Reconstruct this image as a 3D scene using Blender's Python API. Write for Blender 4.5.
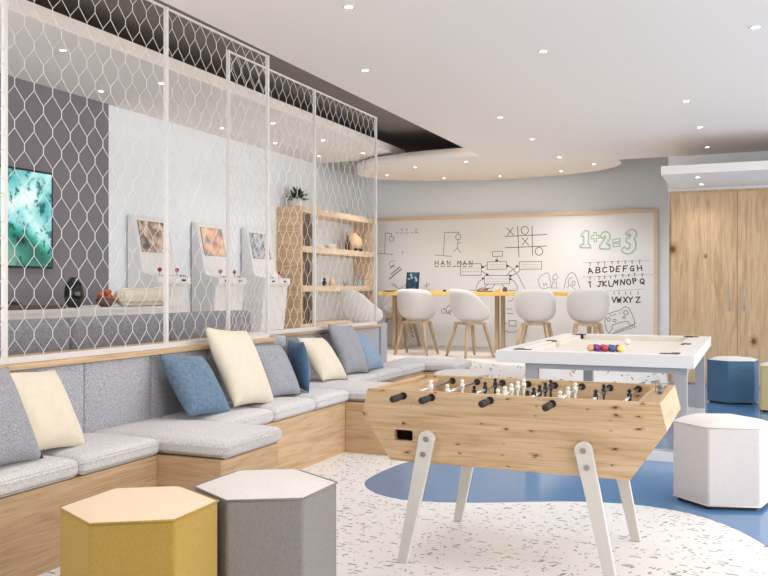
import bpy, bmesh, math, random
from math import sin, cos, pi, radians as R
from mathutils import Vector, Matrix
random.seed(7)
S = bpy.context.scene
for o in list(bpy.data.objects): bpy.data.objects.remove(o)
COL = S.collection

# ---------------------------------------------------------------- camera, light, exposure
F = 859.0; YAW = R(23.2); H = 1.20
cam_d = bpy.data.cameras.new('camera'); cam = bpy.data.objects.new('camera', cam_d); COL.objects.link(cam)
cam_d.sensor_width = 36; cam_d.lens = 36*F/768; cam_d.clip_start = .05
cam.location = (0, 0, H); cam.rotation_euler = (pi/2, 0, YAW); S.camera = cam
S.view_settings.view_transform = 'Standard'; S.view_settings.look = 'None'
S.view_settings.gamma = 1; S.view_settings.use_curve_mapping = False
S.view_settings.exposure = 0.31
w = bpy.data.worlds.new('daylight'); S.world = w; w.use_nodes = True
w.node_tree.nodes['Background'].inputs[0].default_value = (1, .98, .96, 1)
w.node_tree.nodes['Background'].inputs[1].default_value = 0.66
def area(name, loc, rot, sx, sy, e, col=(1, 1, 1)):
    l = bpy.data.lights.new(name, 'AREA'); l.shape = 'RECTANGLE'; l.size = sx; l.size_y = sy
    l.energy = e; l.color = col
    o = bpy.data.objects.new(name, l); o.location = loc; o.rotation_euler = rot; COL.objects.link(o); return o
# daylight through the glazed right side of the room (light comes in towards -X)
area('window_daylight', (3.4, 5.0, 1.6), (0, R(90), 0), 2.4, 11, 235, (1, .975, .94))
# added fill lamp at the lounge's unseen front end, brightens wall and soffit
area('lounge_fill_light', (-4.7, .6, 1.7), (R(90), 0, 0), 2.2, 2.0, 75, (1, .99, .97))
SPOT_E = 27; SPOT_COL = (1, .975, .95)
COVE_E = 30

def ratio(px):                      # camera ray of image column px: world x and y per unit forward depth
    u = (px-384)/F
    return (-sin(YAW)+u*cos(YAW), cos(YAW)+u*sin(YAW))
def onY(px, py, Y):
    a, b = ratio(px); d = Y/b; return Vector((a*d, Y, H+(288-py)/F*d))
def onX(px, py, X):
    a, b = ratio(px); d = X/a; return Vector((X, b*d, H+(288-py)/F*d))
def onZ(px, py, Z):
    a, b = ratio(px); d = (Z-H)/((288-py)/F); return Vector((a*d, b*d, Z))
def atD(lat, d):                    # lateral / forward offsets from the camera to world x, y
    return (-sin(YAW)*d+cos(YAW)*lat, cos(YAW)*d+sin(YAW)*lat)

# ---------------------------------------------------------------- materials
def mat(name, col, rough=.6, metal=0, spec=.5, trans=0, emit=None, es=0, sheen=0):
    m = bpy.data.materials.new(name); m.use_nodes = True
    b = m.node_tree.nodes['Principled BSDF']
    b.inputs['Base Color'].default_value = (*col, 1); b.inputs['Roughness'].default_value = rough
    b.inputs['Metallic'].default_value = metal; b.inputs['Specular IOR Level'].default_value = spec
    b.inputs['Transmission Weight'].default_value = trans
    if sheen: b.inputs['Sheen Weight'].default_value = sheen
    if emit: b.inputs['Emission Color'].default_value = (*emit, 1); b.inputs['Emission Strength'].default_value = es
    return m
def N(m, t, **kw):
    n = m.node_tree.nodes.new(t)
    for k, v in kw.items():
        if k in n.inputs.keys(): n.inputs[k].default_value = v
        else: setattr(n, k, v)
    return n
def L(m, a, ai, b, bi): m.node_tree.links.new(a.outputs[ai], b.inputs[bi])
def ramp(m, stops, interp='LINEAR'):
    r = N(m, 'ShaderNodeValToRGB'); r.color_ramp.interpolation = interp
    e = r.color_ramp.elements
    while len(e) < len(stops): e.new(.5)
    for i, (p, c) in enumerate(stops): e[i].position = p; e[i].color = (*c, 1)
    return r
def coords(m, scale=(1, 1, 1), rot=(0, 0, 0)):
    tc = N(m, 'ShaderNodeTexCoord'); mp = N(m, 'ShaderNodeMapping')
    mp.inputs['Scale'].default_value = scale; mp.inputs['Rotation'].default_value = rot
    L(m, tc, 'Object', mp, 0); return mp
def bsdf(m): return m.node_tree.nodes['Principled BSDF']

def oak(name, c1, c2, c3, axis='x', knots=None, rough=.5):
    m = mat(name, c2, rough, spec=.3)
    sc = {'x': (1.1, 14, 14), 'y': (14, 1.1, 14), 'z': (14, 14, 1.1)}[axis]
    mp = coords(m, sc)
    n1 = N(m, 'ShaderNodeTexNoise'); n1.inputs['Scale'].default_value = 1.6; n1.inputs['Detail'].default_value = 6; n1.inputs['Distortion'].default_value = 1.1
    L(m, mp, 0, n1, 'Vector')
    r1 = ramp(m, [(.3, c1), (.5, c2), (.72, c3)]); L(m, n1, 'Fac', r1, 0)
    mp2 = coords(m, tuple(s*7 if s > 2 else s*2.5 for s in sc))
    n2 = N(m, 'ShaderNodeTexNoise'); n2.inputs['Scale'].default_value = 2; n2.inputs['Detail'].default_value = 3
    L(m, mp2, 0, n2, 'Vector')
    r2 = ramp(m, [(.32, (.72, .68, .64)), (.5, (1, 1, 1))]); L(m, n2, 'Fac', r2, 0)
    mx = N(m, 'ShaderNodeMix', data_type='RGBA', blend_type='MULTIPLY'); mx.inputs[0].default_value = .75
    m.node_tree.links.new(r1.outputs[0], mx.inputs[6]); m.node_tree.links.new(r2.outputs[0], mx.inputs[7])
    out = mx.outputs[2]
    if knots:
        frac, kx, ky, plane = knots
        tk = N(m, 'ShaderNodeTexCoord'); m0 = N(m, 'ShaderNodeMapping'); L(m, tk, 'Object', m0, 0)
        m0.inputs['Rotation'].default_value = (R(90), 0, 0) if plane == 'xz' else (0, R(90), R(90))
        nd = N(m, 'ShaderNodeTexNoise'); nd.inputs['Scale'].default_value = 40; L(m, m0, 0, nd, 'Vector')
        ad = N(m, 'ShaderNodeMix', data_type='RGBA', blend_type='ADD'); ad.inputs[0].default_value = .022
        m.node_tree.links.new(m0.outputs[0], ad.inputs[6]); m.node_tree.links.new(nd.outputs['Color'], ad.inputs[7])
        m1 = N(m, 'ShaderNodeMapping'); m1.inputs['Scale'].default_value = (kx, ky, 1); m.node_tree.links.new(ad.outputs[2], m1.inputs[0])
        v = N(m, 'ShaderNodeTexVoronoi'); v.voronoi_dimensions = '2D'; v.inputs['Scale'].default_value = 1; L(m, m1, 0, v, 'Vector')
        rk = ramp(m, [(.0, (.16, .09, .045)), (.06, (.33, .20, .11)), (.11, (.78, .69, .58)), (.24, (1, 1, 1))]); sx = N(m, 'ShaderNodeSeparateColor'); L(m, v, 'Color', sx, 0)
        pw = N(m, 'ShaderNodeMath', operation='MULTIPLY_ADD'); L(m, sx, 1, pw, 0); pw.inputs[1].default_value = 1.1; pw.inputs[2].default_value = .25
        dv = N(m, 'ShaderNodeMath', operation='DIVIDE'); L(m, v, 'Distance', dv, 0); L(m, pw, 0, dv, 1); L(m, dv, 0, rk, 0)
        lt = N(m, 'ShaderNodeMath', operation='LESS_THAN'); lt.inputs[1].default_value = frac; L(m, sx, 0, lt, 0)
        mk = N(m, 'ShaderNodeMix', data_type='RGBA', blend_type='MULTIPLY'); L(m, lt, 0, mk, 0)
        m.node_tree.links.new(out, mk.inputs[6]); m.node_tree.links.new(rk.outputs[0], mk.inputs[7]); out = mk.outputs[2]
    m.node_tree.links.new(out, bsdf(m).inputs['Base Color'])
    return m
def fabric(name, c1, c2, scale=160, bump=.25, stripes=False, rough=.95):
    m = mat(name, c1, rough, spec=.1, sheen=.15)
    mp = coords(m, (1, 1, .25) if stripes else (1, 1, 1))
    n = N(m, 'ShaderNodeTexNoise'); n.inputs['Scale'].default_value = scale; n.inputs['Detail'].default_value = 3
    L(m, mp, 0, n, 'Vector'); r = ramp(m, [(.36, c1), (.62, c2)]); L(m, n, 'Fac', r, 0)
    L(m, r, 0, bsdf(m), 'Base Color')
    b = N(m, 'ShaderNodeBump'); b.inputs['Strength'].default_value = bump; b.inputs['Distance'].default_value = .004
    L(m, n, 'Fac', b, 'Height'); L(m, b, 0, bsdf(m), 'Normal'); return m
def terrazzo(name, base, mult=1.0, rough=.35, upright=False):
    m = mat(name, base, rough, spec=.4)
    cur = N(m, 'ShaderNodeRGB'); cur.outputs[0].default_value = (*base, 1); out = cur.outputs[0]
    cols = [[(.20, .22, .27), (.42, .36, .33)], [(.33, .38, .48), (.50, .44, .41)], [(.12, .13, .16), (.50, .42, .38)], [(.28, .30, .36), (.34, .27, .24)]]
    src = N(m, 'ShaderNodeTexCoord'); pre = N(m, 'ShaderNodeMapping'); L(m, src, 'Object', pre, 0)
    if upright: pre.inputs['Rotation'].default_value = (R(90), 0, 0)
    for i, (ang, sc, th, rad) in enumerate([(8, (17, 62), .13, .30), (62, (22, 60), .11, .30), (118, (19, 66), .11, .28), (155, (36, 60), .13, .30)]):
        rt = N(m, 'ShaderNodeMapping'); rt.inputs['Rotation'].default_value = (0, 0, R(ang)); L(m, pre, 0, rt, 0)
        nz = N(m, 'ShaderNodeMapping'); nz.inputs['Scale'].default_value = (sc[0]*mult, sc[1]*mult, 1); nz.inputs['Location'].default_value = (i*3.7, i*1.3, 0); L(m, rt, 0, nz, 0)
        v = N(m, 'ShaderNodeTexVoronoi'); v.voronoi_dimensions = '2D'; v.inputs['Scale'].default_value = 1; v.inputs['Randomness'].default_value = 1
        v.distance = 'CHEBYCHEV' if i % 2 == 0 else 'EUCLIDEAN'
        L(m, nz, 0, v, 'Vector'); sp = N(m, 'ShaderNodeSeparateColor'); L(m, v, 'Color', sp, 0)
        mr = N(m, 'ShaderNodeMapRange'); mr.inputs[1].default_value = 0; mr.inputs[2].default_value = th
        mr.inputs[3].default_value = rad*1.15; mr.inputs[4].default_value = .06; L(m, sp, 0, mr, 0)
        lt0 = N(m, 'ShaderNodeMath', operation='LESS_THAN'); lt0.inputs[1].default_value = th; L(m, sp, 0, lt0, 0)
        lt = N(m, 'ShaderNodeMath', operation='LESS_THAN'); L(m, v, 'Distance', lt, 0); L(m, mr, 0, lt, 1)
        an = N(m, 'ShaderNodeMath', operation='MULTIPLY'); L(m, lt0, 0, an, 0); L(m, lt, 0, an, 1)
        rc = ramp(m, [(0, cols[i][0]), (.5, cols[i][1])], 'CONSTANT'); L(m, sp, 1, rc, 0)
        mx = N(m, 'ShaderNodeMix', data_type='RGBA'); L(m, an, 0, mx, 0)
        m.node_tree.links.new(out, mx.inputs[6]); m.node_tree.links.new(rc.outputs[0], mx.inputs[7]); out = mx.outputs[2]
    m.node_tree.links.new(out, bsdf(m).inputs['Base Color']); return m

M = {}
M['ceiling'] = mat('ceiling_paint', (.87, .81, .755), .85, spec=.1)
M['soffit'] = mat('soffit_paint', (.84, .80, .775), .85, spec=.1)
M['void'] = mat('ceiling_void_paint', (.20, .18, .16), .8, spec=.1)
M['wall'] = mat('wall_paint', (.84, .88, .93), .85, spec=.1)
M['wall_grey'] = mat('grey_wall_paint', (.215, .205, .235), .8, spec=.15)
M['terrazzo'] = terrazzo('white_terrazzo', (.85, .845, .85), .86)
M['terrazzo_riser'] = terrazzo('terrazzo_riser', (.74, .73, .73), .42, upright=True)
M['platform'] = mat('platform_floor', (.78, .73, .69), .45, spec=.3)
M['blue_floor'] = mat('blue_resin_floor', (.115, .235, .44), .12, spec=.5)
nb = N(M['blue_floor'], 'ShaderNodeTexNoise'); nb.inputs['Scale'].default_value = 2.2; nb.inputs['Detail'].default_value = 5
rb = ramp(M['blue_floor'], [(.3, (.095, .22, .43)), (.7, (.125, .265, .49))]); L(M['blue_floor'], nb, 'Fac', rb, 0); L(M['blue_floor'], rb, 0, bsdf(M['blue_floor']), 'Base Color')
M['oak_x'] = oak('oak_grain_x', (.50, .33, .19), (.62, .43, .26), (.70, .51, .33), 'x')
M['oak_y'] = oak('oak_grain_y', (.50, .33, .19), (.62, .43, .26), (.70, .51, .33), 'y')
M['door'] = oak('oak_door_wood', (.50, .33, .18), (.60, .42, .25), (.68, .50, .32), 'z', (.33, 3.2, 2.4, 'xz'))
M['foos'] = oak('knotty_oak', (.50, .34, .19), (.62, .44, .27), (.69, .52, .345), 'x', (.40, 9, 24, 'xz'), .45)
M['foos_y'] = oak('knotty_oak_end', (.52, .35, .19), (.64, .45, .27), (.71, .53, .34), 'y', None, .45)
M['shelf'] = oak('pale_oak_shelf', (.60, .44, .29), (.70, .53, .37), (.76, .60, .44), 'y')
M['frame_wood'] = oak('whiteboard_frame_oak', (.70, .53, .38), (.80, .63, .47), (.84, .69, .54), 'x')
M['leg_wood'] = oak('chair_leg_oak', (.42, .30, .19), (.52, .38, .25), (.60, .46, .32), 'z')
M['grey_fab'] = fabric('light_grey_upholstery', (.56, .555, .565), (.75, .74, .75), 130, .3)
M['back_fab'] = fabric('grey_back_upholstery', (.27, .28, .32), (.50, .50, .54), 150, .3)
M['dark_fab'] = fabric('charcoal_upholstery', (.16, .165, .19), (.33, .335, .37), 150, .3)
M['grey_pil'] = fabric('grey_pillow_weave', (.22, .23, .27), (.42, .43, .47), 200, .3)
M['cream_fab'] = fabric('cream_pillow_cotton', (.73, .66, .54), (.76, .69, .57), 30, .05)
M['blue_fab'] = fabric('blue_pillow_velvet', (.12, .19, .28), (.165, .245, .345), 50, .1)
M['sky_fab'] = fabric('light_blue_pillow_velvet', (.22, .31, .44), (.29, .39, .52), 50, .1)
M['navy_fab'] = fabric('dark_blue_pillow_velvet', (.045, .11, .20), (.08, .16, .27), 90, .1)
M['y_fab'] = fabric('mustard_upholstery', (.39, .26, .06), (.44, .30, .08), 320, .2, True)
M['g_fab'] = fabric('taupe_grey_upholstery', (.225, .21, .205), (.27, .255, .25), 320, .2, True)
M['w_fab'] = fabric('off_white_upholstery', (.72, .68, .67), (.79, .75, .74), 320, .2, True)
M['b_fab'] = fabric('denim_blue_upholstery', (.055, .135, .24), (.11, .21, .33), 320, .2, True)
M['y2_fab'] = fabric('pale_yellow_upholstery', (.68, .55, .25), (.80, .68, .38), 320, .2, True)
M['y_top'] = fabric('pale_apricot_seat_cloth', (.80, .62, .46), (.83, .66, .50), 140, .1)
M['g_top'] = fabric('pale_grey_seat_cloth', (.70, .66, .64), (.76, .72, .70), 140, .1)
M['white_metal'] = mat('white_powder_coat', (.80, .79, .78), .45, spec=.4)
M['wire'] = mat('white_wire', (.66, .64, .63), .4, spec=.5)
M['leg_metal'] = mat('pale_grey_table_leg', (.66, .64, .61), .4, spec=.4)
M['grey_metal'] = mat('grey_frame_metal', (.43, .425, .43), .45)
M['pool_white'] = mat('pool_table_white_lacquer', (.82, .81, .81), .35)
M['cloth'] = mat('pool_table_ivory_cloth', (.78, .74, .67), .9, spec=.1)
M['cushion_rail'] = mat('pool_rail_beige', (.74, .68, .60), .8)
M['black'] = mat('black_plastic', (.012, .012, .014), .4)
M['rubber'] = mat('black_rubber_grip', (.02, .02, .02), .6)
M['chrome'] = mat('steel_rod', (.62, .62, .62), .25, 1)
M['bolt'] = mat('bolt_steel', (.45, .45, .46), .35, 1)
M['white_pl'] = mat('white_plastic', (.85, .84, .82), .4)
M['shell'] = mat('chair_shell_plastic', (.66, .63, .62), .5, spec=.3)
M['yellow'] = mat('yellow_table_top', (.86, .58, .16), .45)
M['board'] = mat('whiteboard_surface', (.84, .85, .875), .35, spec=.3)
M['ink'] = mat('black_marker_ink', (.035, .035, .04), .6)
M['ink_thin'] = mat('grey_marker_ink', (.22, .22, .24), .6)
M['ink_green'] = mat('green_marker_ink', (.10, .36, .13), .6)
M['ink_red'] = mat('red_marker_ink', (.45, .09, .10), .6)
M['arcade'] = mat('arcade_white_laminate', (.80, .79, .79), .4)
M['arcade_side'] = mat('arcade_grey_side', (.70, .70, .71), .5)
M['red'] = mat('red_ball_top', (.35, .02, .04), .3)
M['terracotta'] = mat('red_orange_petals', (.50, .12, .05), .6)
M['leaf'] = mat('dark_green_leaf', (.02, .055, .025), .5)
M['pot'] = mat('white_pot', (.78, .77, .75), .5)
M['vase_wood'] = mat('turned_wood', (.68, .46, .26), .5)
M['dark_brown'] = mat('dark_brown_wood', (.11, .07, .05), .5)
M['glass'] = mat('clear_acrylic', (.93, .95, .96), .05, trans=1)
M['lamp'] = mat('lamp_lens', (1, 1, 1), .3, emit=(1, .93, .84), es=14)
M['cove'] = mat('cove_led', (1, 1, 1), .3, emit=(1, .86, .70), es=5)
M['bead'] = mat('grey_bead', (.22, .23, .24), .4)

def screen_mat(name, stops, scale, es):
    m = mat(name, (0, 0, 0), .15)
    mp = coords(m, (1, 1, 1)); n = N(m, 'ShaderNodeTexNoise'); n.inputs['Scale'].default_value = scale; n.inputs['Detail'].default_value = 4
    L(m, mp, 0, n, 'Vector'); r = ramp(m, stops); L(m, n, 'Fac', r, 0)
    L(m, r, 0, bsdf(m), 'Emission Color'); bsdf(m).inputs['Emission Strength'].default_value = es; return m
M['scr1'] = screen_mat('arcade_picture_brown', [(.35, (.10, .09, .09)), (.5, (.45, .30, .22)), (.6, (.75, .55, .42)), (.7, (.35, .3, .33))], 9, .75)
M['scr2'] = screen_mat('arcade_picture_orange', [(.35, (.30, .30, .32)), (.48, (.80, .42, .26)), (.6, (.90, .58, .38)), (.7, (.6, .3, .25))], 7, .8)
M['scr3'] = screen_mat('arcade_picture_grey', [(.35, (.12, .12, .13)), (.5, (.5, .48, .50)), (.6, (.68, .66, .68))], 12, .7)
M['tab'] = screen_mat('tablet_picture', [(.4, (.015, .03, .05)), (.55, (.03, .07, .12)), (.62, (.35, .55, .70))], 16, .8)

# ---------------------------------------------------------------- mesh helpers
class G:
    def __init__(s): s.v = []; s.f = []; s.sm = []
    def add(s, vs, fs, smooth=False):
        o = len(s.v); s.v += [Vector(v) for v in vs]; s.f += [tuple(i+o for i in f) for f in fs]; s.sm += [smooth]*len(fs); return s
    def box(s, a, b):
        x0, y0, z0 = a; x1, y1, z1 = b
        return s.add([(x0,y0,z0),(x1,y0,z0),(x1,y1,z0),(x0,y1,z0),(x0,y0,z1),(x1,y0,z1),(x1,y1,z1),(x0,y1,z1)],
                     [(0,3,2,1),(4,5,6,7),(0,1,5,4),(1,2,6,5),(2,3,7,6),(3,0,4,7)])
    def prism(s, pts, d):           # closed polygon of 3D points swept by vector d
        n = len(pts); d = Vector(d); p = [Vector(q) for q in pts]
        return s.add(p+[q+d for q in p], [tuple(range(n))[::-1], tuple(range(n, 2*n))]+[(i, (i+1) % n, n+(i+1) % n, n+i) for i in range(n)])
    def tube(s, a, b, r0, r1=None, n=10, smooth=True):
        a = Vector(a); b = Vector(b); r1 = r0 if r1 is None else r1
        z = (b-a).normalized(); x = z.orthogonal().normalized(); y = z.cross(x)
        if n == 4: x, y = (x+y).normalized(), (y-x).normalized()
        vs = [a+(x*cos(2*pi*i/n)+y*sin(2*pi*i/n))*r0 for i in range(n)]+[b+(x*cos(2*pi*i/n)+y*sin(2*pi*i/n))*r1 for i in range(n)]
        s.add(vs, [(i, (i+1) % n, n+(i+1) % n, n+i) for i in range(n)], smooth)
        o = len(s.v)-2*n
        s.f += [tuple(o+i for i in range(n))[::-1], tuple(o+n+i for i in range(n))]; s.sm += [False, False]; return s
    def lathe(s, c, prof, n=20, axis='z'):
        c = Vector(c); vs = []
        for r, h in prof:
            for i in range(n):
                a = 2*pi*i/n
                vs.append(c+(Vector((r*cos(a), r*sin(a), h)) if axis == 'z' else Vector((r*cos(a), h, r*sin(a)))))
        k = len(prof); fs = [(j*n+i, j*n+(i+1) % n, (j+1)*n+(i+1) % n, (j+1)*n+i) for j in range(k-1) for i in range(n)]
        s.add(vs, fs, True); o = len(s.v)-k*n
        s.f += [tuple(o+i for i in range(n))[::-1], tuple(o+(k-1)*n+i for i in range(n))]; s.sm += [False, False]; return s
    def ball(s, c, r, n=14, sc=(1, 1, 1)):
        k = n//2; vs = []; c = Vector(c)
        for j in range(1, k):
            t = pi*j/k
            for i in range(n):
                p = 2*pi*i/n; vs.append(c+Vector((r*sin(t)*cos(p)*sc[0], r*sin(t)*sin(p)*sc[1], r*cos(t)*sc[2])))
        vs += [c+Vector((0, 0, r*sc[2])), c-Vector((0, 0, r*sc[2]))]; T = (k-1)*n
        fs = [(j*n+i, (j+1)*n+i, (j+1)*n+(i+1) % n, j*n+(i+1) % n) for j in range(k-2) for i in range(n)]
        fs += [(T, i, (i+1) % n) for i in range(n)]+[(T+1, (k-2)*n+(i+1) % n, (k-2)*n+i) for i in range(n)]
        return s.add(vs, fs, True)
    def make(s, name, m, parent=None, org=(0, 0, 0), bevel=0, seg=2, xf=None):
        org = Vector(org); me = bpy.data.meshes.new(name)
        me.from_pydata([(xf @ v if xf else v)-org for v in s.v], [], s.f)
        for p, q in zip(me.polygons, s.sm): p.use_smooth = q
        me.materials.append(m if not isinstance(m, str) else M[m])
        bm = bmesh.new(); bm.from_mesh(me); bmesh.ops.recalc_face_normals(bm, faces=bm.faces); bm.to_mesh(me); bm.free()
        o = bpy.data.objects.new(name, me); COL.objects.link(o)
        if parent: o.parent = parent
        else: o.location = org
        if bevel:
            b = o.modifiers.new('bevel', 'BEVEL'); b.width = bevel; b.segments = seg; b.limit_method = 'ANGLE'; b.angle_limit = R(40)
        return o
def tag(o, label, cat, group=None, kind=None):
    o['label'] = label; o['category'] = cat
    if group: o['group'] = group
    if kind: o['kind'] = kind
    return o
def thing(name, label, cat, loc=(0, 0, 0), rz=0, group=None):
    o = bpy.data.objects.new(name, None); COL.objects.link(o); o.location = loc; o.rotation_euler = (0, 0, rz); o.empty_display_size = .1
    return tag(o, label, cat, group)
def structure(o): o['kind'] = 'structure'; return o
KIDS = {}
def copy_tree(o, parent=None):
    c = o.copy(); COL.objects.link(c)
    if parent: c.parent = parent
    for ch in [x for x in bpy.data.objects if x.parent == o]: copy_tree(ch, c)
    return c

# ---------------------------------------------------------------- room shell
HC = 2.87; PF = .23                      # main ceiling underside, platform height
WL = -6.1; WB = 13.5; DW = 11.47; DX = -.98
structure(G().box((-6.1, -1.5, -.1), (3.6, 14, 0)).make('floor', 'terrazzo'))
# blue resin inlay with a curved outline
pts = [onZ(x, y, 0) for x, y in [(363,484),(371,492),(395,499),(430,502),(480,503),(560,501),(610,502.5),(650,506),(690,513),(725,524),(750,536),(768,547),(800,572)]]
pts = [(p.x, p.y) for p in pts]+[(.35, 2.4), (3.4, 2.4), (3.4, DW), (-.98, DW), (-1.2, 11.2), (-1.8, 9.6), (-1.75, 7.6), (-1.75, 6.5)]+[(p.x, p.y) for p in [onZ(430,457,0), onZ(405,462.5,0), onZ(385,470,0), onZ(369,478,0)]]
def smooth_poly(ps, it=2):
    for _ in range(it):
        q = []
        for i, p in enumerate(ps):
            n = ps[(i+1) % len(ps)]
            q += [(p[0]*.75+n[0]*.25, p[1]*.75+n[1]*.25), (p[0]*.25+n[0]*.75, p[1]*.25+n[1]*.75)]
        ps = q
    return ps
structure(G().prism([(x, y, -.02) for x, y in smooth_poly(pts, 2)], (0, 0, .0215)).make('floor_inlay', 'blue_floor'))
# raised platform: dining end with a curved terrazzo riser, lounge behind the banquette
arc = []
for i in range(25):
    t = i/24; x = -3.75+(DX+3.75)*t
    arc.append((x, 11.35-1.0*sin(pi*min(1, t*1.02))**.9+.12*t))
plat = [(-3.75, 1.0)]+arc[0:1]
lounge = G().prism([(WL, 1.0, 0), (-3.75, 1.0, 0), (-3.75, arc[0][1], 0), (WL, arc[0][1], 0)], (0, 0, PF))
structure(lounge.make('floor_lounge', 'platform'))
din = [(WL, arc[0][1], 0)]+[(x, y, 0) for x, y in arc]+[(DX, WB, 0), (WL, WB, 0)]
structure(G().prism(din, (0, 0, PF)).make('floor_platform', 'platform'))
rp = arc; n = len(rp)
g = G()
g.add([(x, y-.012, 0) for x, y in rp]+[(x, y-.012, PF+.004) for x, y in rp]+[(x, y+.05, PF+.004) for x, y in rp]+[(x, y+.05, 0) for x, y in rp],
      [(i, i+1, n+i+1, n+i) for i in range(n-1)]+[(n+i, n+i+1, 2*n+i+1, 2*n+i) for i in range(n-1)], True)
structure(g.make('trim_riser', 'terrazzo_riser'))
# walls
structure(G().box((WL-.12, 1.0, 0), (WL, WB+.12, 3.36)).make('wall_left', 'wall'))
structure(G().box((WL, WB, 0), (DX, WB+.12, 3.36)).make('wall_back', 'wall'))
structure(G().box((DX, DW, 0), (3.6, WB+.12, 3.36)).make('wall_back_right', 'wall'))
structure(G().box((WL, 1.0, PF), (WL+.02, 7.0, 3.28)).make('wall_left_panel', 'wall_grey'))
structure(G().box((-6.22, -1.62, 0), (3.6, -1.5, 3.36)).make('wall_front_unseen', mat('unseen_wall_paint', (.42, .39, .37), .8)))  # unseen wall added behind the camera, keeps ambient light off camera-facing sides
# ceilings
structure(G().box((-3.16, -1.5, HC), (3.6, DW, HC+.045)).make('ceiling', 'ceiling'))
structure(G().box((-6.22, -1.5, 3.36), (3.6, WB+.12, 3.46)).make('ceiling_void', 'void'))
structure(G().box((WL+.001, -1.0, 3.09), (-4.63, 11.58, 3.20)).make('ceiling_soffit_lounge', 'soffit', bevel=.004))
structure(G().box((-.93, 9.97, 2.455), (3.4, DW-.001, 2.552)).make('ceiling_soffit_door', 'soffit', bevel=.004))
g = G(); g.lathe((0, 0, 0), [(1, 0), (1, .13)], 72)
disc = g.make('ceiling_disc', 'soffit', xf=Matrix.Translation((-3.6, 12.08, 2.925)) @ Matrix.Diagonal((1.95, 1.23, 1, 1)))
structure(disc)
# LED cove strip lying on the edge of the main ceiling slab
g = G().box((-3.10, 2.0, HC+.05), (-3.07, 11.2, HC+.075))
tag(g.make('cove_light', 'cove', org=(-3.085, 6.6, HC+.05)), 'warm LED strip hidden on top of the main ceiling edge by the dark void', 'light strip')
area('cove_glow', (-3.12, 6.4, HC+.11), (0, R(180-25), 0), .05, 9, COVE_E, (1, .84, .68))

# door_1: tall double oak door
dz = 2.42
d = structure(G().box((-.965, DW-.035, 0), (.62, DW, dz)).make('door_1', 'door'))
for i, (a, b) in enumerate(((-.945, -.172), (-.166, .60))):
    lf = G().box((a, DW-.055, .012), (b, DW-.02, dz-.03)).make('door_leaf', 'door', d, bevel=.002)
    hx = -.25 if i == 0 else -.085
    hz0, hz1 = onY(732, 311, DW-.09).z, onY(732, 284, DW-.09).z
    h = G().tube((hx, DW-.085, hz0), (hx, DW-.085, hz1), .008).tube((hx, DW-.085, hz0+.04), (hx, DW-.055, hz0+.04), .006).tube((hx, DW-.085, hz1-.04), (hx, DW-.055, hz1-.04), .006)
    h.make('door_handle', 'grey_metal', lf)

# ---------------------------------------------------------------- downlights
def downlight(p, z, label, spot=True, s=.7, e=1, group=None):
    t = thing('downlight', label, 'ceiling light', (p[0], p[1], z), 0, group)
    n = 20; g = G(); vs = []
    for r_, h_ in ((.048*s, 0), (.048*s, -.006), (.036*s, -.006), (.034*s, 0)):
        vs += [(r_*cos(2*pi*i/n), r_*sin(2*pi*i/n), h_) for i in range(n)]
    g.add(vs, [(j*n+i, j*n+(i+1) % n, (j+1)*n+(i+1) % n, (j+1)*n+i) for j in range(3) for i in range(n)], True)
    g.make('trim_ring', 'white_metal', t)
    G().lathe((0, 0, -.003), [(.033*s, 0), (.033*s, .002)], n).make('lens', 'lamp', t)
    if spot:
        l = bpy.data.lights.new('spot', 'SPOT'); l.energy = SPOT_E*e; l.spot_size = R(140); l.spot_blend = .9; l.color = SPOT_COL; l.shadow_soft_size = .12
        o = bpy.data.objects.new('spot', l); COL.objects.link(o); o.parent = t; o.location = (0, 0, -.03)
    return t
slab = [(365,70,'above the mesh screen, alone on the left of the main ceiling'), (543,51,'highest of those near the middle of the main ceiling'),
        (755,27,'at the top right corner of the view'), (500,117,'in the middle of the main ceiling, left of the others there'),
        (686,101,'right of the main ceiling, between the corner one and the door pair'), (532,139,'near the far edge of the main ceiling, left one'),
        (559,157,'at the far edge of the main ceiling above the disc'), (700,127,'above the oak doors, nearer of two on the main ceiling'), (707,147,'above the oak doors, farther of two on the main ceiling')]
for i, (x, y, lb) in enumerate(slab): downlight(onZ(x, y, HC), HC, 'recessed downlight '+lb, spot=i < 7)
for X, Y in ((-2.2, 1.2), (-.4, 1.4), (1.4, 1.6), (-2.3, 3.1), (1.2, 3.4), (1.3, 6.0), (2.4, 4.8), (-2.2, 4.6)):
    downlight((X, Y), HC, 'round recessed downlight overhead, out of view', group='downlights overhead out of view')
sof = [(63,50,'nearest'), (101,91,'second, low by the grey wall'), (161,83,'third, near the lit edge'), (222,128,'fourth, low above the second arcade machine'), (273,123,'fifth'), (275,143,'under the fifth'), (323,140,'seventh, near the edge'), (319,156,'by the far left corner'), (363,153,'farthest')]
for i, (x, y, lb) in enumerate(sof): downlight(onZ(x, y, 3.09), 3.09, 'recessed downlight in the lounge soffit behind the mesh, '+lb, spot=i in (0, 2, 4, 6, 8), e=1.0)
dsc = [(387,175,'leftmost'), (415,167,'second from left'), (444,178,'on the far rim, left'), (466,161.5,'on the near side'), (500,176,'on the far rim, middle'), (561,171,'right of middle'), (594,164,'rightmost')]
for i, (x, y, lb) in enumerate(dsc): downlight(onZ(x, y, 2.925), 2.925, 'recessed downlight in the oval ceiling disc, '+lb, spot=i in (0, 1, 3, 5, 6), e=2.3)
for x, y, lb in ((697.5,177,'upper left'), (701.5,184,'lower right')): downlight(onZ(x, y, 2.455), 2.455, 'recessed downlight in the soffit over the doors, %s of the pair' % lb, e=.5)

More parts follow.
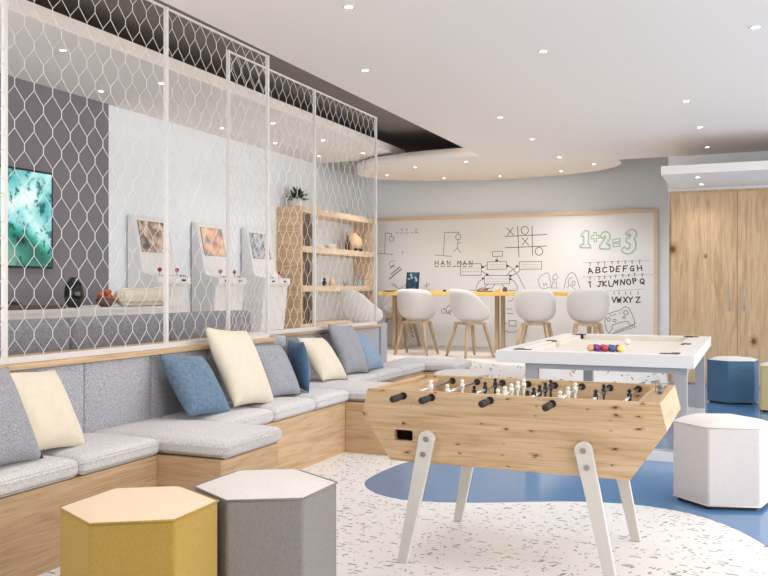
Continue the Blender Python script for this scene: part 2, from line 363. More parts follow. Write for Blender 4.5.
# ---------------------------------------------------------------- banquette sofa
SX1, SX2 = -2.74, -3.02        # front faces of the two runs
B1, B2 = -3.17, -3.42          # back cushion faces
WT = .363                      # wood top
ban = thing('banquette', 'long built-in oak banquette with grey upholstered back, running along the mesh screen', 'bench', (-3.0, 5, 0))
bo = (-3.0, 5, 0)
outline1 = [(-3.6, 1.6), (SX1, 1.6), (SX1, 3.51), (-2.36, 3.51), (-2.36, 4.05), (SX1, 4.05), (SX1, 5.68), (-2.28, 5.68), (-2.28, 6.26), (SX2, 6.26), (SX2, 8.06), (-2.72, 8.06), (-2.72, 8.62), (-3.75, 8.62), (-3.75, 5.45), (-3.6, 5.45)]
G().prism([(x, y, 0) for x, y in outline1], (0, 0, WT)).make('base', 'oak_y', ban, bo)
# faces across the run have grain running along x
for x0, x1, y in ((SX1+.002, -2.362, 3.51), (SX1+.002, -2.282, 5.68), (SX2+.002, -2.722, 8.06)):
    G().box((x0, y-.006, .002), (x1, y+.01, WT-.001)).make('front_panel', 'oak_x', ban, bo)
G().box((-3.60, 1.6, WT), (B1-.11, 5.4, .815)).make('back_core', 'oak_y', ban, bo)
G().box((-3.75, 5.4, WT), (B2-.11, 7.95, .815)).make('back_core', 'oak_y', ban, bo)
r1 = G().box((-3.62, 1.6, .815), (B1+.02, 5.38, .843)).make('top_rail', 'oak_y', ban, bo, bevel=.003)
r2 = G().box((-3.77, 5.56, .815), (B2+.02, 7.86, .843)).make('top_rail', 'oak_y', ban, bo, bevel=.003)

def softbox(x0, x1, y0, y1, z0, z1, rnd=.035, crown=.02, n=12, crown_axis='z'):
    """upholstered block: rounded edges and a gently crowned top"""
    g = G(); cx, cy, cz = (x0+x1)/2, (y0+y1)/2, (z0+z1)/2; hx, hy, hz = (x1-x0)/2, (y1-y0)/2, (z1-z0)/2
    bm = bmesh.new(); bmesh.ops.create_cube(bm, size=2)
    bmesh.ops.subdivide_edges(bm, edges=bm.edges, cuts=n-1, use_grid_fill=True)
    vs = []; r = min(rnd, hx, hy, hz)
    for v in bm.verts:
        p = []
        for c, h_ in zip(v.co, (hx, hy, hz)):
            # pack the loops near the edges
            s_ = math.copysign(1-(1-abs(c))**1.0, c)*1.0
            p.append(s_)
        q = Vector((p[0]*hx, p[1]*hy, p[2]*hz))
        for k, h_ in enumerate((hx, hy, hz)):      # snap loop next to edge to radius distance
            if abs(abs(v.co[k])-(1-2/n)) < 1e-4: q[k] = math.copysign(h_-r, q[k])
            elif abs(abs(v.co[k])-(1-4/n)) < 1e-4 and h_ > 2.2*r: q[k] = math.copysign(h_-r*1.6-.0*h_, q[k]) if h_ < .12 else q[k]
        inner = Vector([max(-h_+r, min(h_-r, q[k])) for k, h_ in enumerate((hx, hy, hz))])
        dlt = q-inner
        if dlt.length > 1e-9: q = inner+dlt.normalized()*r
        a, b = q.x/hx, q.y/hy
        if crown_axis == 'z':
            if q.z > 0: q.z += crown*(1-a**2)*(1-b**2)
        else:
            if q.x > 0: q.x += crown*(1-b**2)*(1-(q.z/hz)**2)
        vs.append(q+Vector((cx, cy, cz)))
    bm.verts.ensure_lookup_table()
    g.add(vs, [tuple(v.index for v in f.verts) for f in bm.faces], True); bm.free(); return g
def cushion_piping(x0, x1, y0, y1, z, r=.004):
    g = G(); c = .03
    P = []
    for cx, cy, a0 in ((x1-c, y1-c, 0), (x0+c, y1-c, 90), (x0+c, y0+c, 180), (x1-c, y0+c, 270)):
        for k in range(5): a = R(a0+k*22.5); P.append((cx+c*cos(a), cy+c*sin(a), z))
    for i in range(len(P)): g.tube(P[i], P[(i+1) % len(P)], r, n=5)
    return g

seats = [(B1, SX1+.03, 1.86, 2.40, 'grey seat cushion cut by the left edge of the view'), (B1, SX1+.03, 2.40, 2.95, 'grey seat cushion at the lower left under the charcoal pillow'),
         (B1, SX1+.03, 2.95, 3.51, 'grey seat cushion under the nearest cream pillow'), (B1, -2.33, 3.51, 4.07, 'deep grey seat cushion jutting out behind the round-cornered poufs'),
         (B1, SX1+.03, 4.07, 4.62, 'grey seat cushion under the light blue pillow, just past the jutting one'), (B1, SX1+.03, 4.62, 5.18, 'grey seat cushion under the large cream pillow'),
         (B1, SX1+.03, 5.18, 5.70, 'grey seat cushion in front of the navy pillow'), (B2, -2.25, 5.70, 6.28, 'deep grey seat cushion jutting out beside the foosball table'),
         (B2, SX2+.03, 6.28, 6.86, 'grey seat cushion under the small cream and grey pillows'), (B2, SX2+.03, 6.86, 7.45, 'grey seat cushion under the far light blue pillow'),
         (B2, SX2+.03, 7.45, 8.05, 'grey seat cushion near the far end of the banquette'), (B2, -2.69, 8.05, 8.65, 'deep grey seat cushion closing the far end of the banquette')]
CT = .452
for x0, x1, y0, y1, lb in seats:
    x0 -= .02
    org = ((x0+x1)/2, (y0+y1)/2, WT)
    t = thing('seat_cushion', lb, 'cushion', org, 0, 'seat cushions of the banquette')
    softbox(x0, x1, y0+.003, y1-.003, WT+.003, CT, .034, .02).make('cushion_pad', 'grey_fab', t, org)
    cushion_piping(x0, x1, y0+.004, y1-.004, CT-.028, .0028).make('piping', 'grey_fab', t, org)
ys = [1.86, 2.40, 2.95, 3.47, 4.01, 4.56, 5.0, 5.42]
for a, b in zip(ys[:-1], ys[1:]):
    softbox(B1-.11, B1, a+.0015, b-.0015, WT+.005, .814, .012, .012, crown_axis='x').make('back_cushion', 'back_fab', ban, bo)
ys = [5.44, 6.0, 6.6, 7.2, 7.865]
for a, b in zip(ys[:-1], ys[1:]):
    softbox(B2-.11, B2, a+.0015, b-.0015, WT+.005, .814, .012, .012, crown_axis='x').make('back_cushion', 'back_fab', ban, bo)
softbox(-3.62, B1, 5.40, 5.56, WT+.005, .85, .012, .0).make('corner_cushion', 'back_fab', ban, bo)
softbox(-3.72, B2+.02, 7.87, 8.02, WT+.005, .85, .012, .0).make('corner_cushion', 'back_fab', ban, bo)

# lounge sofa behind the mesh: dark back cushions rising over the rail
ls = thing('lounge_sofa', 'charcoal lounge sofa facing the screens, its back cushions showing through the mesh', 'sofa', (-4.1, 4.3, PF))
G().box((-4.55, 1.9, PF), (-3.78, 6.12, PF+.22)).make('base', 'oak_y', ls, (-4.1, 4.3, PF))
softbox(-4.55, -3.80, 1.9, 6.12, PF+.225, PF+.42, .04, .01).make('seat', 'dark_fab', ls, (-4.1, 4.3, PF))
for a, b in ((2.1, 3.07), (3.08, 4.04), (4.05, 4.99), (5.0, 6.09)):
    softbox(-3.985, -3.785, a, b, PF+.44, 1.016, .04, .0).make('back_cushion', 'dark_fab', ls, (-4.1, 4.3, PF))

# ---------------------------------------------------------------- wire mesh screens
def mesh_panel(X, y0, y1, label, last=False, first=False):
    z0, z1 = .844, HC-.002 if X > -3.16 else HC-.002
    t = thing('wire_mesh_panel', label, 'screen', (X, (y0+y1)/2, z0), 0, 'white wire mesh panels')
    o = (X, (y0+y1)/2, z0)
    G().box((X-.011, y0-.010, z0), (X+.011, y0+.010, z1)).make('post', 'wire', t, o)
    if last: G().box((X-.011, y1-.010, z0), (X+.011, y1+.010, z1)).make('post', 'wire', t, o)
    ye = y1-.0105
    G().box((X-.012, y0+.0105, z0), (X+.012, ye, z0+.03)).make('bottom_rail', 'wire', t, o)
    G().box((X-.006, y0+.0105, z1-.012), (X+.006, ye, z1)).make('top_rail', 'wire', t, o)
    g = G(); n = max(1, round((y1-y0)/.12)); pw = (y1-y0)/n; ph = .2; tw = .034; rad = .0019
    za, zb = z0+.025, z1-.008
    def clip(p, q):
        p = Vector(p); q = Vector(q)
        for ax, lo, hi in ((1, y0+.01, y1-.01), (2, za, zb)):
            for a, b in ((p, q), (q, p)):
                for bound, sgn in ((lo, 1), (hi, -1)):
                    if sgn*(a[ax]-bound) < 0:
                        if sgn*(b[ax]-bound) <= 0: return None
                        f = (bound-a[ax])/(b[ax]-a[ax]); c = a+(b-a)*f
                        a[0], a[1], a[2] = c
        return (p, q) if (p-q).length > .002 else None
    def wire(p, q, r=rad):
        c = clip(p, q)
        if c: g.tube(c[0], c[1], r, n=4, smooth=False)
    rows = int((z1-z0)/ph)+2
    for j in range(-1, rows*2):
        zz = z0+.03+j*ph/2; off = (j % 2)*.5
        for i in range(-1, n+1):
            yy = y0+(i+off)*pw
            wire((X, yy, zz-tw/2), (X, yy, zz+tw/2), rad*1.3)
            for sg in (-1, 1): wire((X, yy, zz+tw/2), (X, yy+sg*pw/2, zz+ph/2-tw/2))
    g.make('wire_mesh', 'wire', t, o)
    return t
mesh_panel(-3.20, 1.78, 2.98, 'wire mesh panel cut by the left edge of the view')
mesh_panel(-3.20, 2.98, 4.18, 'wire mesh panel in front of the large teal screen')
mesh_panel(-3.20, 4.18, 5.34, 'wire mesh panel in front of the first two arcade machines', last=True)
mesh_panel(-3.38, 5.11, 6.40, 'wire mesh panel of the set-back run, partly overlapped, before the third arcade machine')
mesh_panel(-3.38, 6.40, 7.68, 'farthest wire mesh panel, in front of the oak shelves', last=True)

# ---------------------------------------------------------------- throw pillows
def pillow_geo(w_, h_, t_, n=20):
    g = G()
    for side in (1, -1):
        vs = []
        for j in range(n+1):
            for i in range(n+1):
                u = -1+2*i/n; v = -1+2*j/n
                k = 1-.07*(1-v*v)*abs(u)**3 ; kk = 1-.07*(1-u*u)*abs(v)**3
                th = ((1-abs(u)**2.6)*(1-abs(v)**2.6))**.55
                wr = .004*sin(7*u+3*v*side)*(1-u*u)*(1-v*v)
                vs.append((side*(t_/2*th)+wr, u*k*w_/2, v*kk*h_/2+h_/2))
        fs = [(j*(n+1)+i, j*(n+1)+i+1, (j+1)*(n+1)+i+1, (j+1)*(n+1)+i) for j in range(n) for i in range(n)]
        g.add(vs, fs, True)
    return g
def pillow(label, m, x, y, size, lean, rz=0, roll=0, hgt=None, th=.15, z=CT+.012):
    g = pillow_geo(size, hgt or size, th)
    o = g.make('throw_pillow', m); o.location = (x, y, z+.003)
    o.rotation_mode = 'XYZ'
    Rm = Matrix.Rotation(R(rz), 4, 'Z') @ Matrix.Rotation(R(-lean), 4, 'Y') @ Matrix.Rotation(R(roll), 4, 'X')
    o.rotation_euler = Rm.to_euler()
    bm = bmesh.new(); bm.from_mesh(o.data); bmesh.ops.remove_doubles(bm, verts=bm.verts, dist=.0005); bmesh.ops.recalc_face_normals(bm, faces=bm.faces); bm.to_mesh(o.data); bm.free()
    return tag(o, label, 'pillow')
pillow('charcoal grey pillow cut by the left edge of the view', 'grey_pil', -2.80, 2.59, .46, 28, 0, 0, .44)
pillow('cream pillow farthest left, leaning on the grey banquette back', 'cream_fab', -2.88, 2.97, .39, 33, 0, -4, .42)
pillow('mid blue velvet pillow left of the largest cream pillow', 'blue_fab', -2.86, 4.15, .39, 36, 0, -6, .42)
pillow('largest cream pillow, standing between the mid blue and grey ones', 'cream_fab', -2.84, 4.60, .50, 27, 4, -6, .54)
pillow('grey woven pillow right of the largest cream pillow', 'grey_pil', -2.90, 5.07, .40, 30, -4, -3, .40)
pillow('dark navy pillow standing edge-on at the banquette corner', 'navy_fab', -2.97, 5.42, .33, 6, 48, 0, .36, .10)
pillow('grey pillow mostly hidden behind the edge-on navy one', 'grey_pil', -3.10, 5.70, .34, 14, 14, 0, .33, .12)
pillow('small cream pillow farther along the banquette beside the grey one', 'cream_fab', -3.04, 6.12, .41, 37, 0, -4, .42)
pillow('tall grey woven pillow between the far cream and light blue ones', 'grey_pil', -3.10, 6.66, .44, 24, 0, -4, .46)
pillow('light blue velvet pillow farthest along the banquette', 'sky_fab', -3.10, 7.06, .40, 34, 4, -4, .38)

# ---------------------------------------------------------------- hexagonal poufs
def pouf(label, x, y, rz, body, top, Rr=.275, h=.478):
    t = thing('hexagonal_pouf', label, 'pouf', (x, y, 0), rz)
    hexa = lambda r, z, ph=0: [(r*cos(pi/6+pi/3*i), r*sin(pi/6+pi/3*i), z) for i in range(6)]
    G().prism(hexa(Rr*.9, .0), (0, 0, .02)).make('foot', 'black', t)
    b = G().prism(hexa(Rr, .018), (0, 0, h-.049)).make('body', body, t, bevel=.012, seg=3)
    # domed seat
    n = 10; vs = []; fs = []
    H6 = [Vector(p) for p in hexa(Rr-.003, 0)]
    ring = []
    for k in range(n+1):
        s_ = 1-k/n; row = []
        for i in range(6):
            for j in range(4):
                p = H6[i].lerp(H6[(i+1) % 6], j/4)*s_
                z = h-.033+.033*(1-s_**3.2)
                row.append((p.x, p.y, z))
        vs += row
    for k in range(n):
        for i in range(24): fs.append((k*24+i, k*24+(i+1) % 24, (k+1)*24+(i+1) % 24, (k+1)*24+i))
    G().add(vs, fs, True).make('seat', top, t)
    for zz in (h-.033, .024):
        g = G(); P = [Vector(p) for p in hexa(Rr+.001, zz)]
        for i in range(6): g.tube(P[i], P[(i+1) % 6], .0035, n=6)
        g.make('piping', body, t)
    return t
def pouf_at(label, lat, d, edge, *a, **k):
    x, y = atD(lat, d); return pouf(label, x, y, YAW+R(edge+30), *a, **k)
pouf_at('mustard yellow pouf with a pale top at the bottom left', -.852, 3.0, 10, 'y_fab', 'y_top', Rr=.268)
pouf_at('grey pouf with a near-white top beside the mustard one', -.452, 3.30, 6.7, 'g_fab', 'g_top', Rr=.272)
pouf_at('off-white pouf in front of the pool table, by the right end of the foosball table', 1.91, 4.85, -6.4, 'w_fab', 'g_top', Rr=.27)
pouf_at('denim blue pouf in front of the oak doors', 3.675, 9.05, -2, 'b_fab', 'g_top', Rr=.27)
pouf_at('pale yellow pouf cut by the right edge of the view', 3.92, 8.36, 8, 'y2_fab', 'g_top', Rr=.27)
pouf('white pouf mostly hidden behind the left end of the foosball table', -2.36, 7.25, .3, 'w_fab', 'g_top', Rr=.27)

# ---------------------------------------------------------------- foosball table
FO = (-.955, 3.85, 0)
ft = thing('foosball_table', 'knotty oak foosball table with angled ends on slanted pale metal legs', 'foosball table', FO)
Y0, Y1 = 3.5, 4.2; TT = .75
prof = [(-1.469, .44), (-.443, .44), (-.304, .642), (-.33, TT), (-1.58, TT), (-1.606, .642)]
for nm, ya in (('side_panel', Y0), ('side_panel', Y1-.028)):
    if ya == Y0:
        # near panel with a rounded ball-return opening
        bm = bmesh.new()
        ho = [(onY(394, 429.5, Y0)), (onY(413.5, 431, Y0)), (onY(413, 441, Y0)), (onY(393.7, 440, Y0))]
        cx = sum(p.x for p in ho)/4; cz = sum(p.z for p in ho)/4; hw, hh, rr = .043, .024, .008
        hole = []
        for sx_, sz_, a0 in ((1, 1, 0), (-1, 1, 90), (-1, -1, 180), (1, -1, 270)):
            for k in range(4): a = R(a0+k*30); hole.append((cx+sx_*(hw-rr)+rr*cos(a), cz+sz_*(hh-rr)+rr*sin(a)))
        from mathutils.geometry import tessellate_polygon
        outer = [Vector((a, b, 0)) for a, b in prof]; inner = [Vector((a, b, 0)) for a, b in hole]
        tris = tessellate_polygon([outer, inner]); P = outer+inner; g = G(); nP = len(P)
        vs = [(p.x, Y0, p.y) for p in P]+[(p.x, Y0+.028, p.y) for p in P]
        fs = [t for t in tris]+[tuple(i+nP for i in t) for t in tris]
        n6 = 6; m_ = len(inner)
        fs += [(i, (i+1) % n6, nP+(i+1) % n6, nP+i) for i in range(n6)]
        fs += [(n6+i, n6+(i+1) % m_, nP+n6+(i+1) % m_, nP+n6+i) for i in range(m_)]
        g.add(vs, fs); g.make(nm, 'foos', ft, FO)
    else:
        G().prism([(x, ya, z) for x, z in prof], (0, .028, 0)).make(nm, 'foos', ft, FO)
G().box((cx-.06, Y0+.03, cz-.035), (cx+.06, Y0+.12, cz-.03)).box((cx-.06, Y0+.11, cz-.03), (cx+.06, Y0+.12, cz+.035)).make('ball_return', 'dark_brown', ft, FO)
ya, yb = Y0+.0285, Y1-.0285
for sgn, pts_ in ((-1, [(-1.58, TT-.002), (-1.606, .642), (-1.469, .441)]), (1, [(-.33, TT-.002), (-.304, .642), (-.443, .441)])):
    inn = [(x-sgn*.026, z) for x, z in pts_]
    poly = pts_+inn[::-1]
    G().prism([(x, ya, z) for x, z in poly], (0, yb-ya, 0)).make('end_panel', 'foos_y', ft, FO)
G().box((-1.44, ya, .4405), (-.47, yb, .455)).make('bottom_panel', 'foos', ft, FO)
PFZ = .628
G().box((-1.50, ya, PFZ-.012), (-.41, yb, PFZ)).make('playing_field', 'white_pl', ft, FO)
g = G()
for x0, x1 in ((-.43, -.412), (-1.498, -1.48)): G().box((x0, ya, .60), (x1, yb, TT-.016)).make('goal_wall', 'foos_y', ft, FO)
for x0, x1 in ((-.4115, -.360), (-1.550, -1.4985)):
    G().box((x0, ya, TT-.04), (x1, yb, TT-.016)).make('end_ledge', 'foos_y', ft, FO)
# legs: slanted plates on the outer faces of the side panels
def foos_leg(yc, xt, xf, zt=.548):
    hw, hf = .036, .022
    t_ = .026 if yc < 3.8 else -.026
    P = []
    dx = xf-xt; ln = math.hypot(dx, zt); nx, nz = zt/ln, dx/ln
    for k in range(13):
        a = pi*k/12; P.append((xt+hw*cos(a), yc, zt+hw*sin(a)))
    P += [(xf-hf, yc, 0), (xf+hf, yc, 0)]
    leg = G().prism(P, (0, -t_, 0)).make('leg', 'leg_metal', ft, FO, bevel=.003)
    if yc < 3.8:
        for k in (.0, -.066):
            bx = xt-.0+ (xf-xt)*(-k/zt); bz = zt+k
            G().tube((bx, yc-.031, bz), (bx, yc-.0262, bz), .0115, n=16).tube((bx, yc-.033, bz), (bx, yc-.031, bz), .005, n=6).make('bolt', 'bolt', leg, (0, 0, 0))
foos_leg(Y0-.001, -1.292, -1.405); foos_leg(Y0-.001, -.622, -.505)
foos_leg(Y1+.001, -1.292, -1.392); foos_leg(Y1+.001, -.622, -.505)
# rods with players
RZ = .726
def rod(k, team, count, near):
    X = -1.407+.131*k
    m = 'white_pl' if team == 'w' else 'black'
    rd = G().tube((X, Y0+.002, RZ), (X, Y1-.002, RZ), .0065, n=10).make('rod', 'chrome', ft, FO)
    for yy in ((Y0-.006, Y1-.034) if near else (Y0+.029, Y1-.034)):
        G().tube((X, yy, RZ), (X, yy+.04, RZ), .0165, n=16).make('bearing', 'black', rd)
    for yy in ((Y0-.012,) if near else (Y1+.012,)):
        s_ = -1 if near else 1
        h = G().tube((X, yy, RZ), (X, yy+s_*.02, RZ), .007)
        h.tube((X, yy+s_*.02, RZ), (X, yy+s_*.035, RZ), .009, .0145, n=14).tube((X, yy+s_*.035, RZ), (X, yy+s_*.11, RZ), .0145, .0155, n=14).tube((X, yy+s_*.11, RZ), (X, yy+s_*.122, RZ), .0155, .010, n=14)
        h.make('handle', 'rubber', rd)
    for i in range(count):
        y = 3.85+(i-(count-1)/2)*{1: 0, 2: .22, 3: .17, 5: .115}[count]+ {1: 0, 2: .03, 3: .02, 5: 0}[count]*(-1)**k
        g = G()
        g.ball((X, y, RZ+.034), .0115, 10)                                  # head
        g.tube((X, y, RZ+.025), (X, y, RZ+.019), .006, .008, n=8)           # neck
        g.lathe((X, y, RZ), [(.009, -.016), (.0115, -.008), (.013, .008), (.0145, .018), (.008, .022)], 10)  # torso
        g.tube((X, y-.013, RZ+.014), (X, y-.016, RZ-.012), .0045, n=6).tube((X, y+.013, RZ+.014), (X, y+.016, RZ-.012), .0045, n=6)
        g.tube((X, y-.0045, RZ-.014), (X, y-.0045, RZ-.064), .0065, .005, n=6).tube((X, y+.0045, RZ-.014), (X, y+.0045, RZ-.064), .0065, .005, n=6)
        g.box((X-.013, y-.011, RZ-.082), (X+.010, y+.011, RZ-.062))
        cc = Vector((X, y, RZ)); g.v = [cc+(v-cc)*.82 for v in g.v]
        g.make('player', m, rd)
for k, (tm, ct, nr) in enumerate((('w', 1, True), ('w', 2, True), ('b', 3, False), ('w', 5, True), ('b', 5, False), ('w', 3, True), ('b', 2, False), ('b', 1, False))): rod(k, tm, ct, nr)
for ch in [o for o in bpy.data.objects if o.name.split('.')[0] in ('bearing', 'handle', 'player', 'bolt') and o.parent and o.parent.parent == ft]:
    ch.data.transform(Matrix.Translation(-Vector(FO)))
# clear ball cup with grey scoring beads at the right end
g = G().box((-.395, 3.96, TT-.02), (-.391, 4.13, TT+.03)).make('score_plate', 'glass', ft, FO)
g = G()
for k, (dy, dzz) in enumerate(((0, 0), (.03, .006), (.012, .022), (.042, .02), (.02, -.006))): g.ball((-.372, 3.95+dy, TT-.006+dzz), .012, 10)
g.make('score_beads', 'bead', ft, FO)

# ---------------------------------------------------------------- pool table
PO = (-1.05, 7.46, 0); px0, px1, py0, py1, pt = -1.745, -.36, 6.17, 8.75, .74
po = thing('pool_table', 'white modern pool table with ivory cloth behind the foosball table', 'pool table', PO)
RW = .15
g = G()
g.box((px0, py0, pt-.088), (px0+RW, py1, pt)).box((px1-RW, py0, pt-.088), (px1, py1, pt)).box((px0+RW, py0, pt-.088), (px1-RW, py0+RW, pt)).box((px0+RW, py1-RW, pt-.088), (px1-RW, py1, pt))
g = G().prism([(px0, py0, pt-.088), (px1, py0, pt-.088), (px1, py0+RW, pt-.088), (px0, py0+RW, pt-.088)], (0, 0, .088)); g.make('top_frame', 'pool_white', po, PO, bevel=.002)
G().box((px0, py1-RW, pt-.088), (px1, py1, pt)).make('top_frame', 'pool_white', po, PO, bevel=.002)
G().box((px0, py0+RW+.0005, pt-.088), (px0+RW, py1-RW-.0005, pt)).make('top_frame', 'pool_white', po, PO, bevel=.002)
G().box((px1-RW, py0+RW+.0005, pt-.088), (px1, py1-RW-.0005, pt)).make('top_frame', 'pool_white', po, PO, bevel=.002)
G().box((px0+RW, py0+RW, pt-.07), (px1-RW, py1-RW, pt-.045)).make('cloth', 'cloth', po, PO)
ci = .045; x0, x1, y0, y1 = px0+RW, px1-RW, py0+RW, py1-RW; ym = (y0+y1)/2
def rail(p, q, nrm):
    p = Vector(p); q = Vector(q); nrm = Vector(nrm); t_ = (q-p).normalized()
    a = [p, q, q+nrm*ci-t_*ci*.6, p+nrm*ci+t_*ci*.6]
    G().prism([(v.x, v.y, pt-.044) for v in a], (0, 0, .04)).make('cushion_rail', 'cushion_rail', po, PO)
pk = .05
for a, b, nn in (((x0, y0+pk, 0), (x0, ym-pk, 0), (1, 0, 0)), ((x0, ym+pk, 0), (x0, y1-pk, 0), (1, 0, 0)), ((x1, y0+pk, 0), (x1, ym-pk, 0), (-1, 0, 0)),
                 ((x1, ym+pk, 0), (x1, y1-pk, 0), (-1, 0, 0)), ((x0+pk, y0, 0), (x1-pk, y0, 0), (0, 1, 0)), ((x0+pk, y1, 0), (x1-pk, y1, 0), (0, -1, 0))): rail(a, b, nn)
for sx_, X in ((1, x0), (-1, x1)):
    for sy_, Yp in ((1, y0), (0, ym), (-1, y1)):
        g = G(); z = pt-.047
        if sy_ == 0:
            g.box((X-sx_*.05, Yp-.06, pt-.043), (X+sx_*.02, Yp+.06, pt+.004))
        else:
            g.box((X-sx_*.045, Yp-sy_*.045, pt-.043), (X+sx_*.085, Yp+sy_*.012, pt+.004)).box((X-sx_*.045, Yp+sy_*.012, pt-.043), (X+sx_*.012, Yp+sy_*.085, pt+.004))
        g.lathe((X, Yp, pt-.0449), [(.048, 0), (.048, .001)], 20)
        g.make('pocket', 'black', po, PO)
lx0, lx1, ly0, ly1 = px0+.21, px1-.05, py0+.05, py1-.08
g = G()
for X in (lx0, lx1-.085):
    for Yp in (ly0, ly1-.085):
        G().box((X, Yp, .07), (X+.085, Yp+.085, pt-.13)).make('leg', 'grey_metal', po, PO, bevel=.002)
G().box((lx0, ly0, pt-.129), (lx1, ly0+.07, pt-.089)).box((lx0, ly1-.07, pt-.129), (lx1, ly1, pt-.089)).box((lx0, ly0+.07, pt-.129), (lx0+.07, ly1-.07, pt-.089)).box((lx1-.07, ly0+.07, pt-.129), (lx1, ly1-.07, pt-.089)).make('under_frame', 'grey_metal', po, PO)
for Yp in (ly0, ly1-.085):
    G().box((lx0, Yp-.005, 0), (lx1, Yp+.095, .069)).make('foot_bar', 'pool_white', po, PO, bevel=.002)
# balls
bz = pt-.045+.0286
names = [('pale orange', (.80, .42, .25)), ('purple', (.22, .03, .30)), ('red', (.60, .05, .08)), ('blue', (.08, .12, .40)), ('yellow', (.85, .72, .20)), ('violet', (.30, .05, .25)), ('crimson', (.55, .10, .20)), ('dark green', (.05, .20, .14)), ('maroon', (.25, .03, .08))]
p0 = onZ(605.5, 348.2, bz)
spots = [(p0.x+(k-2)*.0583, p0.y) for k in range(5)]+[(p0.x+(k-1.5)*.0583, p0.y+.0508) for k in range(4)]
for (nm, c), (x, y) in zip(names, spots):
    mm = mat('ball_'+nm.replace(' ', '_'), c, .15)
    tag(G().ball((0, 0, 0), .0286, 20).make('pool_ball', mm), nm+' pool ball in the cluster on the ivory cloth', 'pool ball', 'pool balls on the cloth').location = (x, y, bz)
p = onZ(627.5, 341.5, bz)
tag(G().ball((0, 0, 0), .0286, 20).make('pool_ball', 'white_pl'), 'white cue ball lying apart behind the coloured cluster', 'pool ball', 'pool balls on the cloth').location = (p.x, p.y, bz)

# ---------------------------------------------------------------- dining table and tub chairs
TH = PF+.915
tl, tr, tf, tb = -5.35, -2.0, 12.25, 12.95
TO = ((tl+tr)/2, (tf+tb)/2, PF)
dt = thing('long_table', 'long table with a yellow top and paired oak legs in front of the whiteboard', 'table', TO)
G().box((tl, tf, TH-.06), (tr, tb, TH)).make('table_top', 'yellow', dt, TO, bevel=.004)
for xc in (onY(396.5, 320, tf+.3).x, onY(499.5, 320, tf+.3).x, onY(592, 320, tf+.3).x):
    for dx in (-.045, .045):
        for yy in (tf+.3,):
            G().box((xc+dx-.028, yy, PF), (xc+dx+.028, yy+.06, TH-.0605)).make('leg', 'leg_wood', dt, TO)

def tub_chair(label, px, Y, rz, cut=0):
    p = onY(px, 340, Y)
    t = thing('tub_chair', label, 'chair', (p.x, Y, PF), rz, 'white tub chairs at the yellow table')
    return t
def build_chair(t):
    n, k = 40, 12; vs = []; fs = []
    zb = .49
    for j in range(k+1):
        s_ = j/k
        for i in range(n):
            a = 2*pi*i/n                     # a=pi/2 -> +y front (faces the table); -pi/2 back
            back = (1-sin(a))/2              # 1 at the back
            rim = .66+.31*min(1, back*1.35)**1.1 if True else 0
            rim = .63+.34*(1/(1+math.exp(-6*(back-.45))))
            r_ = (.292*(abs(cos(a))**2.15+abs(sin(a))**2.15)**(-1/2.15))
            prof_r = sin(min(1, s_*1.08)*pi/2)**.72*(1-.07*max(0, s_-.55)/.45)
            zz = zb+(rim-zb)*(s_**1.75)
            yy = r_*sin(a)*prof_r*(.93 if sin(a) < 0 else 1.05)
            vs.append((r_*cos(a)*prof_r, yy-.02*s_, zz))
    for j in range(k):
        for i in range(n): fs.append((j*n+i, j*n+(i+1) % n, (j+1)*n+(i+1) % n, (j+1)*n+i))
    g = G().add(vs, fs, True)
    o = g.make('shell', 'shell', t); sd = o.modifiers.new('solid', 'SOLIDIFY'); sd.thickness = .014; sd.offset = 0
    g = G()
    g.box((-.17, -.15, .455), (.17, -.115, .489)).box((-.17, .115, .455), (.17, .15, .489)).box((-.17, -.115, .455), (-.135, .115, .489)).box((.135, -.115, .455), (.17, .115, .489))
    g.make('seat_frame', 'leg_wood', t)
    for sx_ in (-1, 1):
        for sy_ in (-1, 1):
            G().tube((sx_*.155, sy_*.135, .475), (sx_*.25, sy_*.235, .0), .030, .018, n=12).make('leg', 'leg_wood', t)
chairs = [('white tub chair behind the far end of the mesh screen, left of the others', 362, 10.55, -.8), ('white tub chair on the far side of the yellow table, behind its left end', 400, 13.08, 3.0),
          ('white tub chair in front of the tablet, seen from behind', 416.5, 11.75, 0), ('white tub chair turned a little sideways, second of the four unobstructed ones', 470, 11.6, -.7),
          ('white tub chair below the noughts and crosses drawing', 535.5, 11.85, .05), ('white tub chair rightmost, below the alphabet lettering', 588, 11.9, .2)]
first = None
for lb, px, Y, rz in chairs:
    p = onY(px, 340, Y)
    if first is None:
        first = thing('tub_chair', lb, 'chair', (p.x, Y, PF), rz, 'white tub chairs at the yellow table'); build_chair(first)
    else:
        c = copy_tree(first); c.location = (p.x, Y, PF); c.rotation_euler = (0, 0, rz); c['label'] = lb
# things on the table
def tpos(px, Y): p = onY(px, 290, Y); return (p.x, Y, TH)
x, y, z = tpos(412, 12.45)
t = thing('tablet', 'dark tablet with a lit blue screen propped upright on the yellow table', 'tablet', (x, y, z), .12)
G().box((-.105, -.006, .004), (.105, .006, .31)).make('body', 'black', t, bevel=.004, xf=Matrix.Rotation(R(-14), 4, 'X'))
G().box((-.085, -.0085, .03), (.09, -.0065, .29)).make('screen', 'tab', t, xf=Matrix.Rotation(R(-14), 4, 'X'))
G().prism([(-.03, .01, 0), (.03, .01, 0), (.03, .11, 0), (-.03, .11, 0)], (0, 0, .006)).prism([(-.03, .025, .1), (.03, .025, .1), (.03, .11, .0), (-.03, .11, .0)], (0, 0, .006)).make('stand', 'black', t)
x, y, z = tpos(390, 12.35)
t = thing('plate', 'white tray on dark feet at the left end of the yellow table', 'tray', (x, y, z))
G().lathe((0, 0, .012), [(.10, 0), (.13, .016), (.14, .018), (.125, .012)], 24).make('dish', 'white_pl', t)
G().lathe((0, 0, 0), [(.07, 0), (.09, .012)], 20).make('foot', 'black', t)
